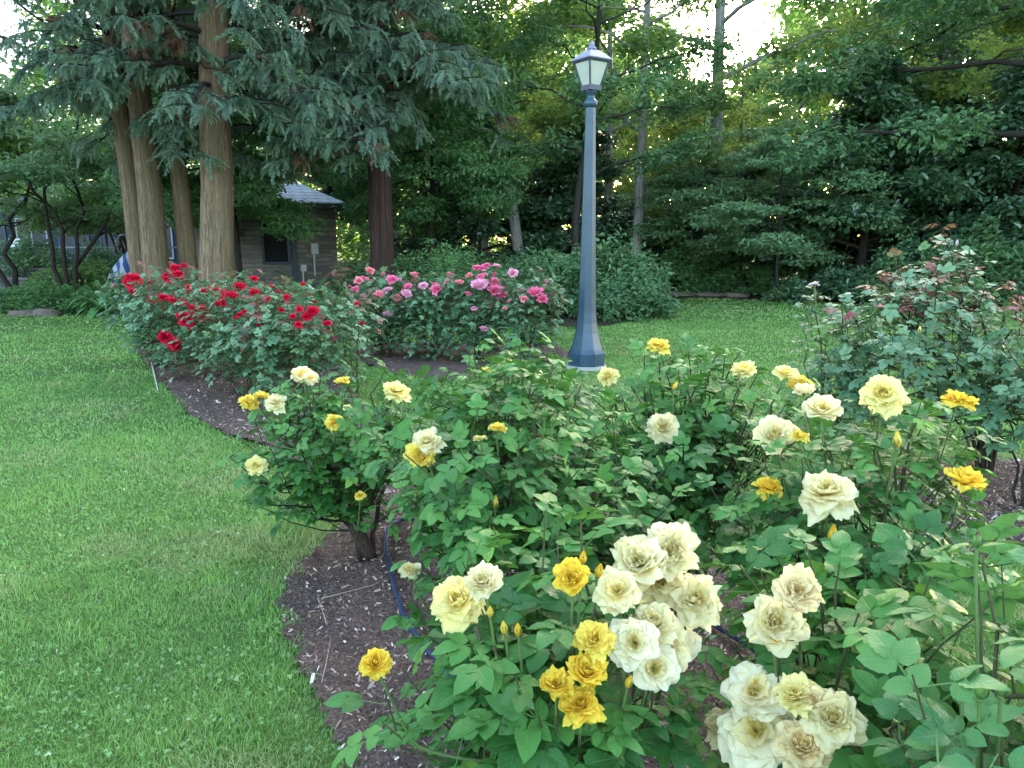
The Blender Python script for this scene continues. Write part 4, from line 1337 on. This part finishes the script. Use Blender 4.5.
fill = [  # source, px, Y, turn, scale, label
    (P_tall, 330, 31, 1.0, 1.0, "tall green tree behind the roof of the stone hut"),
    (P_tall, 545, 36, 2.2, 1.05, "tall green tree between the leaning pale trunk and the lantern"),
    (P_pale, 606, 29, 2.0, 1.0, "slender pale tree right behind the lamp lantern"),
    (P_tall, 610, 46, 4.0, .95, "tall far tree whose crown shows right of the lantern"),
    (P_yel, 675, 42, 1.0, .72, "pale yellow tree coloured as sunlit in the bright gap right of the lamp post"),
    (P_yel, 790, 40, 3.4, .82, "tree coloured as sunlit low in the sky gap at the upper middle right"),
    (P_yel, 486, 44, 5.0, .95, "yellow tree coloured as sunlit high behind the conifer sprays"),
    (P_mag, 930, 23.5, 2.0, 1.05, "dense dark tree right of the glossy tree, behind the tall red shoot"),
    (P_mag, 1010, 21, 4.0, .95, "dense dark tree at the right edge beyond the lawn"),
    (P_tall, 870, 29, 5.1, .80, "mid green tree rising behind the glossy dark tree"),
    (P_tall, 1060, 27, 3.3, .95, "green tree half out of the picture at the right edge"),
    (P_tall, 735, 33, 2.9, .55, "mid green tree under the white sky gap"),
    (P_dog, 738, 23.5, 2.0, 1.05, "soft green layered tree left of the thin trunk at the lawn edge"),
    (P_mag, 672, 29, 1.2, .75, "dark bushy tree low behind the pale straight trunk"),
    (P_mag, 575, 27, 5.2, .9, "dark bushy tree low behind the lamp post"),
    (P_mag, 480, 26, 3.2, .9, "dark bushy tree low behind the hedge by the pink roses"),
    (P_tall, 235, 33, .4, .78, "green tree in the distance left of the hut roof"),
    (P_dark, 430, 22.5, 2.5, .95, "dark branching tree right of the dark red trunk"),
    (P_bright, 640, 33, 2.5, 1.0, "bright green small tree between two pale trunks"),
    (P_left, 120, 25, 1.5, .95, "light green tree behind the three joined trunks"),
    (P_mag, 760, 27, .7, .8, "dark dense tree in the shade behind the thin lawn edge trunk"),
    (P_tall, 960, 41, 1.7, .9, "far green tree behind the overhanging dark crown"),
    (P_tall, 395, 42, 3.7, .9, "far green tree seen between the conifers"),
    (P_yel, 474, 26, 1.9, .72, "yellow green tree coloured as sunlit right of the blue green conifer sprays"),
    (P_yel, 925, 24.5, .5, .80, "yellow green tree coloured as sunlit in the gap in the overhanging dark crown"),
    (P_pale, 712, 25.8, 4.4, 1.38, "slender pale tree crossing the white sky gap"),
    (P_tall, 905, 50, 2.4, 1.35, "very tall far tree added to block the low sun, behind the overhanging dark crown"),  # added to keep the low sun off the foreground bushes
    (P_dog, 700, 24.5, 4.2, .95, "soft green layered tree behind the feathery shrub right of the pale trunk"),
    (P_yel, 1050, 33, 2.7, .9, "yellow green tree coloured as sunlit at the right edge"),
]
for (src, px, Y, rz, s, lab) in fill:
    p = xy(px, Y)
    dup(src, (p[0], p[1], 0), rz, s, lab)

# the far-off wood beyond, one mass
def far_wood():
    g = np.random.default_rng(90)
    mb = MB()
    n = 1900
    a = g.uniform(-R_(42), R_(42), n); d = g.uniform(52, 66, n)
    hgt = 17 + 3.0 * vnoise(a * 20, a * 0, 1.0, 5) - 7.5 * np.exp(-((a - R_(15.0)) / R_(2.8)) ** 2) + 7 * np.exp(-((a - R_(28)) / R_(7)) ** 2) - 8.5 * np.exp(-((a + R_(33)) / R_(4)) ** 2)  # crest raised around the sun's azimuth to block the low sun
    c = np.column_stack([d * np.sin(a), d * np.cos(a), g.uniform(0.02, 1, n) * hgt])
    leaf_cloud(mb, c, g.uniform(1.2, 2.2, n), 80, .54, g, .7)
    tag(mb.build("distant_forest", M['tl_mid']), "far green wood closing the view behind the trees", "wood", None, "stuff")
far_wood()

# ------------------------------------------------------------------ shrubs and low plants
def shrub(name, label, cat, loc, rx, ry, h, leaf, per, size, seed, n=46, T=CARDS, flat=.7, group=None, clump=.30, stems=5):
    g = np.random.default_rng(seed)
    loc = np.array([loc[0], loc[1], 0.0])
    root = empty(name, tuple(loc), label, cat, group)
    az = g.uniform(0, 6.283, n); f = g.uniform(0, 1, n) ** .5
    zt = h * np.sqrt(np.maximum(0.04, 1 - f ** 2.4)) * (1 + .15 * np.sin(az * 3 + seed))
    z = zt * g.uniform(.12, 1, n) ** .7 * .92
    c = np.column_stack([np.cos(az) * f * rx, np.sin(az) * f * ry, z])
    rad = clump * h ** .5 * g.uniform(.7, 1.3, n)
    st = MB()
    for i in range(stems):
        k = int(g.integers(0, n))
        b = np.array([g.normal(0, .12) * rx, g.normal(0, .12) * ry, -.02])
        st.tube(bezier(b, np.array([b[0], b[1], c[k][2] * .6]), c[k], 6), np.linspace(.03, .008, 6), 5, False)
    st.build("stem", M['bark_dark'], root, True)
    mb = MB()
    leaf_cloud(mb, c, rad, per, size, g, flat, T)
    v = np.concatenate(mb.v); lo = v[:, 2] < .01
    mb.v = [np.where(v[:, 2:3] < .01, np.column_stack([v[:, :2], np.abs(v[:, 2]) * .3 + .01]), v)]
    mb.build("foliage", M[leaf], root)
    return root
P_hem = tree("feathery_tree", "feathery green tree with drooping sprays in front of the stone hut", "tree", xy(240, 17.4), 7.5, 2.6, 1.9, .09, 'tl_fern', 'bark_dark', 22, 150, .10, .5, seed=62, flat=.35, rise=.15, droop=.5, sub=5)
p_ = xy(428, 19.5); dup(P_hem, (p_[0], p_[1], 0), 2.0, 1.05, "feathery green tree with drooping sprays right of the dark red trunk")
p_ = xy(330, 24); dup(P_hem, (p_[0], p_[1], 0), 4.0, 1.1, "feathery green tree rising behind the stone hut roof")
GF = "feathery undergrowth along the far edge of the lawn"
for k, (px, Y, rx, h, lab) in enumerate(((712, 23.8, 1.5, 1.0, "feathery green undergrowth behind the low tan stone"), (752, 23.0, 1.4, .9, "feathery green undergrowth left of the thin lawn edge trunk"),
        (640, 25.0, 1.6, 1.3, "feathery green undergrowth around the foot of the pale straight trunk"), (800, 22.6, 1.5, 1.2, "feathery green undergrowth right of the thin lawn edge trunk"), (480, 20.5, 1.8, 1.2, "feathery green undergrowth behind the dark shrub by the pink roses"))):
    shrub("undergrowth", lab, "undergrowth", xy(px, Y), rx, .9, h, 'tl_fern', 110, .10, 90 + k, 50, flat=.35, group=GF)
GS = "dark shrubs along the far edge of the lawn"
shrub("shrub", "big dark evergreen shrub directly behind the lamp post", "shrub", xy(600, 17.3), 1.45, 1.3, 1.65, 'tl_dark', 95, .12, 71, 80, group=GS)
shrub("shrub", "low dark shrub spreading right of the lamp post onto the lawn", "shrub", xy(628, 15.9), 1.0, .8, .85, 'tl_dark', 80, .10, 72, 44, group=GS)
shrub("shrub", "dark evergreen shrub behind the pink roses by the lamp post", "shrub", xy(535, 17.0), 1.3, 1.2, 1.45, 'tl_dark', 90, .12, 73, 70, group=GS)
shrub("shrub", "rounded clipped green shrub between the dark red trunk and the pink blooms", "shrub", xy(447, 15.2), 1.15, .9, 1.50, 'tl_fern', 150, .07, 74, 70, group=GS)
shrub("shrub", "dark shrub under the overhanging tree at the far right lawn edge", "shrub", xy(965, 18.6), 2.3, 1.3, 1.9, 'tl_dark', 90, .14, 75, 70, group=GS)
shrub("shrub", "dark shrub at the lawn edge under the glossy dark tree", "shrub", xy(860, 19.8), 1.7, .8, 1.0, 'tl_gloss', 80, .14, 76, 46, group=GS)
shrub("shrub", "feathery green shrub at the lawn edge right of the pale straight trunk", "shrub", xy(672, 23.5), 1.7, 1.0, 1.5, 'tl_fern', 130, .10, 77, 60, group=GS, flat=.35)
shrub("shrub", "small grey green shrub at the foot of the thin lawn edge trunk", "shrub", xy(800, 20.3), .7, .5, .55, 'tl_soft', 70, .08, 78, 26, group=GS)
shrub("shrub", "dark shrub beside the stone hut left of the dark red trunk", "shrub", xy(362, 18.5), .6, .6, 1.5, 'tl_soft', 90, .09, 79, 36, group=GS)
shrub("shrub", "low green shrub at the foot of the bent stems by the railing", "shrub", xy(85, 19.4), 1.6, .8, 1.0, 'tl_mid', 90, .10, 80, 50, group=GS)
o = shrub("groundcover", "low strip of leafy green ground cover at the left lawn edge", "ground cover", xy(48, 17.6), 2.1, .9, .55, 'tl_fern', 130, .08, 82, 90, clump=.38)
shrub("groundcover", "low strip of leafy green ground cover cut by the left edge of the lawn", "ground cover", xy(-60, 17.9), 1.6, .9, .6, 'tl_fern', 130, .08, 83, 70, clump=.38)

def arching_plant(name, label, cat, loc, n, L, leaf, seed, w=.05):
    g = np.random.default_rng(seed)
    mb = MB()
    for i in range(n):
        a = g.uniform(0, 6.283); l = L * g.uniform(.6, 1.1); up = g.uniform(.4, 1.2)
        d = np.array([math.cos(a), math.sin(a), 0])
        p = bezier(np.zeros(3), d * l * .45 + [0, 0, l * up], d * l + [0, 0, l * (up - .75)], 8)
        sd = np.array([-math.sin(a), math.cos(a), 0])
        W = w * np.sin(np.linspace(.25, math.pi, 8))[:, None]
        v = np.concatenate([p - sd * W + [0, 0, .012], p, p + sd * W + [0, 0, .012]])
        q = [[j, j + 1, 8 + j + 1, 8 + j] for j in range(7)] + [[8 + j, 8 + j + 1, 16 + j + 1, 16 + j] for j in range(7)]
        mb.add(v, [np.array(q)], (g.uniform(.1, .9), g.uniform(0, .3), 0, 1))
    o = mb.build(name, M[leaf], None, True)
    o.location = (loc[0], loc[1], 0.02)
    return tag(o, label, cat)
arching_plant("fern", "dark sword leaved fern in front of the stone hut", "fern", xy(310, 15.5), 60, 1.35, 'tl_dark', 5, .05)
arching_plant("fern", "dark sword leaved fern left of the dark red trunk", "fern", xy(345, 16.0), 40, .8, 'tl_dark', 6, .05)
arching_plant("hosta", "broad pale leaved plant at the end of the ground cover", "plant", xy(94, 16.4), 26, .62, 'leaf_light', 7, .10)
shrub("shrub", "dark shrub in front of the railing at the far left", "shrub", xy(20, 23.3), 1.5, .8, 1.9, 'tl_dark', 80, .12, 111, 50, group=GS)
shrub("shrub", "dark shrub between the bent stems and the folded canopy", "shrub", xy(98, 23.6), 1.0, .7, 1.7, 'tl_dark', 80, .12, 112, 44, group=GS)
# bare stones that edge the far lawn
def stone(label, loc, s, seed):
    g = np.random.default_rng(seed)
    u, v = np.meshgrid(np.linspace(0, 2 * math.pi, 16, endpoint=False), np.linspace(.02, math.pi - .02, 9), indexing='ij')
    x, y, z = np.cos(u) * np.sin(v), np.sin(u) * np.sin(v), np.cos(v)
    k = 1 + .22 * np.sin(x * 4 + seed) * np.cos(y * 5 + z * 3 + seed) + .08 * np.sin(z * 9 + x * 7)
    vv = np.stack([x * k * s[0], y * k * s[1], z * k * s[2]], -1).reshape(-1, 3)
    i, j = np.meshgrid(np.arange(16), np.arange(8), indexing='ij'); i, j = i.ravel(), j.ravel()
    mb = MB(); mb.add(vv, [np.stack([i * 9 + j, i * 9 + j + 1, ((i + 1) % 16) * 9 + j + 1, ((i + 1) % 16) * 9 + j], 1)])
    o = mb.build("stone", M['stone'], None, True)
    o.location = (loc[0], loc[1], s[2] * .35)
    return tag(o, label, "stone")
M['stone'] = plain_mat("stone", (0.17, 0.135, 0.105), .9, .2, var=.8, scale=6, bump=.5)
for px, Y, s, lab in ((20, 16.5, (.45, .2, .09), "flat tan stone at the lawn edge before the ground cover"), (38, 16.4, (.30, .18, .12), "small tan stone right of the flat one before the ground cover"),
                      (678, 22.6, (.7, .3, .09), "long low tan stone at the far lawn edge by the pale trunk"), (712, 22.4, (.5, .25, .08), "low tan stone in the middle of the far lawn edge"), (740, 22.0, (.35, .2, .10), "small tan stone at the far lawn edge left of the thin trunk")):
    stone(lab, xy(px, Y), s, int(px))

# ------------------------------------------------------------------ stone hut
def stone_wall_mat():
    N = NT("fieldstone_wall")
    o = N.obj()
    s = N.n("ShaderNodeSeparateXYZ", {0: o})
    u = N.math('ADD', s.outputs[0], s.outputs[1])
    v = N.n("ShaderNodeCombineXYZ", {0: u, 1: s.outputs[2], 2: 0.0})
    wob = N.n("ShaderNodeTexNoise", {"Scale": 2.5, "Detail": 2})
    N.t.links.new(v.outputs[0], wob.inputs["Vector"])
    vv = N.n("ShaderNodeVectorMath", {0: v.outputs[0], 1: N.n("ShaderNodeVectorMath", {0: wob.outputs["Color"], 1: (.12, .10, 0)}, operation='MULTIPLY').outputs[0]}, operation='ADD')
    b = N.n("ShaderNodeTexBrick", {"Vector": vv.outputs[0], "Color1": (0.105, 0.092, 0.080, 1), "Color2": (0.24, 0.205, 0.175, 1), "Mortar": (0.10, 0.09, 0.08, 1), "Scale": 1.0,
                                   "Mortar Size": .012, "Brick Width": .42, "Row Height": .11, "Bias": 0.0})
    f = N.noise(9, 4, o)
    c = N.mix(N.math('MULTIPLY', f, .6), b.outputs[0], (0.15, 0.145, 0.145))
    return N.pbr(c, .9, .2, N.bump(N.math('SUBTRACT', f, b.outputs[1]), .8, .03))

def hut():
    cx, cy = xy(290, 19.6)
    root = empty("stone_hut", (cx, cy, 0), "small stone hut with a shingled roof coloured pale for sky light and a dark window behind the conifers", "hut")
    root.rotation_euler = (0, 0, R_(28))
    wm = stone_wall_mat()
    W, Dp, Hh, t = 3.1, 3.0, 2.45, .28
    def wall(boxes):
        mb = MB()
        for lo, hi in boxes: mb.box(lo, hi)
        mb.build("wall", wm, root)
    # local axes: -y front with the window, +x right side; the near corner is (.0,0)
    x0, x1 = -W * .62, W * .38
    wx0, wx1, wz0, wz1 = -.70, -.02, 1.0, 2.1
    wall([((x0, 0, -.05), (wx0, t, Hh)), ((wx1, 0, -.05), (x1, t, Hh)), ((wx0, 0, -.05), (wx1, t, wz0)), ((wx0, 0, wz1), (wx1, t, Hh))])
    wall([((x1 - t, t, -.05), (x1, Dp, Hh))]); wall([((x0, t, -.05), (x0 + t, Dp, Hh))]); wall([((x0 + t, Dp - t, -.05), (x1 - t, Dp, Hh))])
    tim = plain_mat("hut_timber", (0.045, 0.055, 0.075), .6, .3)
    fr = MB()
    for lo, hi in (((wx0, -.03, wz0), (wx0 + .06, .12, wz1)), ((wx1 - .06, -.03, wz0), (wx1, .12, wz1)), ((wx0 + .06, -.03, wz1 - .06), (wx1 - .06, .12, wz1)), ((wx0 + .06, -.05, wz0), (wx1 - .06, .12, wz0 + .06))):
        fr.box(lo, hi)
    w = fr.build("window", tim, root)
    p = MB(); p.box((wx0 + .06, .05, wz0 + .06), (wx1 - .06, .06, wz1 - .06))
    gN = NT("hut_glass"); gN.pbr((0.006, 0.006, 0.008), .6, .15)  # near-black pane colour stands in for the dark interior behind
    p.build("pane", gN.m, w)
    # roof
    N = NT("roof_shingle")
    o = N.obj(); s = N.n("ShaderNodeSeparateXYZ", {0: o})
    v = N.n("ShaderNodeCombineXYZ", {0: N.math('ADD', s.outputs[0], s.outputs[1]), 1: N.math('MULTIPLY', s.outputs[2], 2.2), 2: 0.0})
    b = N.n("ShaderNodeTexBrick", {"Vector": v.outputs[0], "Color1": (0.58, 0.59, 0.61, 1), "Color2": (0.72, 0.73, 0.75, 1), "Mortar": (0.16, 0.16, 0.17, 1), "Scale": 1.0, "Mortar Size": .012, "Brick Width": .3, "Row Height": .18})  # shingle colour whitened to stand in for sky light on the roof
    c = N.mix(N.math('MULTIPLY', N.noise(5, 4, o), .4), b.outputs[0], (0.40, 0.41, 0.41))
    rm = N.pbr(c, .7, .3, N.bump(N.math('SUBTRACT', 1.0, b.outputs[1]), .7, .02))
    e = .22
    ax, ay, az = (x0 + x1) / 2, Dp / 2, Hh + .95
    lo, hi = (x0 - e, -e), (x1 + e, Dp + e)
    rr = lambda k, z: np.array([[ax + (lo[0] - ax) * k, ay + (lo[1] - ay) * k, z], [ax + (hi[0] - ax) * k, ay + (lo[1] - ay) * k, z], [ax + (hi[0] - ax) * k, ay + (hi[1] - ay) * k, z], [ax + (lo[0] - ax) * k, ay + (hi[1] - ay) * k, z]])
    mb = MB(); mb.loft([rr(1, Hh + .004), rr(1, Hh + .07), rr(.04, az + .05), rr(.01, az + .06)])
    roof = mb.build("roof", rm, root)
    fb = MB(); 
    for lo_, hi_ in (((lo[0] - .03, lo[1] - .03, Hh - .10), (hi[0] + .03, lo[1] - .002, Hh + .05)), ((hi[0] + .002, lo[1], Hh - .10), (hi[0] + .03, hi[1], Hh + .05))):
        fb.box(lo_, hi_)
    fb.build("fascia", tim, roof)
    box = plain_mat("meter_grey", (0.45, 0.46, 0.47), .5, .4)
    for (x, z, w_, h_) in ((.50, 1.25, .17, .26), (.22, .82, .13, .16)):
        mb = MB(); mb.box((x, -.12, z), (x + w_, -.002, z + h_)); mb.box((x + w_ * .3, -.08, z - .55), (x + w_ * .5, -.03, z - .002))
        mb.build("meter_box", box, root)
    mb = MB(); mb.box((.02, -.05, .3), (.14, -.004, 1.75))
    mb.build("panel", tim, root)
hut()

# ------------------------------------------------------------------ beyond the left lawn edge: steps, railing, blue pavilion, folded canopy
def left_side():
    dk = plain_mat("step_stone", (0.10, 0.10, 0.12), .85, .2, var=.6)
    tp = plain_mat("step_tread", (0.20, 0.175, 0.175), .85, .2, var=.5)
    p = xy(10, 22)
    root = empty("stone_steps", (p[0], p[1], 0), "dark stone steps with pale treads at the left edge behind the ground cover", "steps")
    for i in range(3):
        mb = MB(); mb.box((-2.2, i * .5, 0), (1.25 - i * .1, i * .5 + .5 if i < 2 else 1.8, .26 * (i + 1) - .05)); mb.build("riser", dk, root)
        mb = MB(); mb.box((-2.25, i * .5 - .05, .26 * (i + 1) - .048), (1.3 - i * .1, i * .5 + .448 if i < 2 else 1.85, .26 * (i + 1))); mb.build("tread", tp, root)
    white = plain_mat("rail_white", (0.26, 0.28, 0.31), .5, .3)
    blue = plain_mat("post_blue", (0.022, 0.055, 0.115), .5, .3)
    p = xy(60, 26)
    root = empty("railing", (p[0], p[1], 0), "long railing with white rails and blue posts behind the bent stems", "railing")
    for z in (.75, 1.35, 2.55):
        mb = MB(); mb.tube(np.array([[-4.2, 0, z], [0, .02, z], [4.2, 0, z]]), .03, 6); mb.build("rail", white, root)
    for x in (-3.9, -2.3, -.4, 1.5, 3.4):
        mb = MB(); mb.tube(np.array([[x, .07, -.05], [x, .07, 2.6]]), .045, 8); mb.build("post", blue, root)
    p = xy(45, 33)
    root = empty("pavilion", (p[0], p[1], 0), "long low dark blue building with windows in the shade behind the railing", "building")
    wb = plain_mat("pavilion_wall", (0.016, 0.024, 0.042), .7, .3, var=.5, scale=2)
    mb = MB(); mb.box((-7, 0, -.05), (6.2, 5, 3.1)); mb.build("wall", wb, root)
    rf = plain_mat("pavilion_roof", (0.12, 0.12, 0.13), .8, .2)
    mb = MB(); mb.box((-7.4, -.7, 3.104), (6.6, 5.4, 3.3)); mb.build("roof", rf, root)
    gl = NT("pavilion_glass"); gl.pbr((0.02, 0.03, 0.05), .12, .6)
    for i in range(7):
        x = -6.4 + i * 1.75
        mb = MB()
        for lo, hi in (((x, -.06, .8), (x + .06, -.003, 2.5)), ((x + 1.24, -.06, .8), (x + 1.3, -.003, 2.5)), ((x + .06, -.06, .8), (x + 1.24, -.003, .87)), ((x + .06, -.06, 2.43), (x + 1.24, -.003, 2.5)), ((x + .62, -.06, .87), (x + .67, -.003, 2.43))):
            mb.box(lo, hi)
        w = mb.build("window", white if i % 3 == 0 else blue, root)
        mb = MB(); mb.box((x + .06, -.03, .87), (x + .62, -.006, 2.43)); mb.box((x + .67, -.03, .87), (x + 1.24, -.006, 2.43)); mb.build("pane", gl.m, w)
    # white and blue sign post
    p = xy(17, 24.5)
    root = empty("sign_post", (p[0], p[1], 0), "white board on a blue post above the stone steps", "sign")
    mb = MB(); mb.box((-.05, -.03, 0), (.05, .03, 1.5)); mb.build("post", blue, root)
    mb = MB(); mb.box((-.22, -.06, .95), (.12, -.031, 1.65)); mb.build("board", plain_mat("sign_white", (0.7, 0.72, 0.74), .5, .3), root)
    # folded canopy
    p = xy(132, 22.5)
    root = empty("folded_canopy", (p[0], p[1], 0), "blue and white folded canopy left of the joined trunks", "canopy")
    N = NT("canopy_cloth")
    s = N.n("ShaderNodeSeparateXYZ", {0: N.obj()})
    f = N.math('FRACT', N.math('MULTIPLY', N.math('ADD', s.outputs[0], N.math('MULTIPLY', s.outputs[2], .5)), 3.2))
    cm = N.pbr(N.mix(N.ramp(f, .45, .55), (0.05, 0.09, 0.25), (0.40, 0.44, 0.52)), .8, .2)
    a = np.arange(20) / 20 * 2 * math.pi
    rings = []
    for z, r in ((.25, .72), (.5, .66), (.8, .52), (1.1, .32), (1.32, .10), (1.38, .02)):
        k = 1 + .16 * np.sin(a * 6) * min(1, r * 2)
        rings.append(np.stack([np.cos(a) * r * k, np.sin(a) * r * k * .8, np.full(20, z)], 1))
    mb = MB(); mb.loft(rings); mb.build("cloth", cm, root, True)
    mb = MB(); mb.tube(np.array([[0, 0, -.02], [0, 0, 1.5]]), .03, 8); mb.build("pole", white, root)
    mb = MB(); mb.tube(np.array([[-.35, -.1, 1.25], [-.42, -.1, 1.5], [-.3, -.1, 1.72], [-.1, -.1, 1.75], [0, -.1, 1.6]]), .03, 6); mb.build("hoop", white, root, True)
left_side()
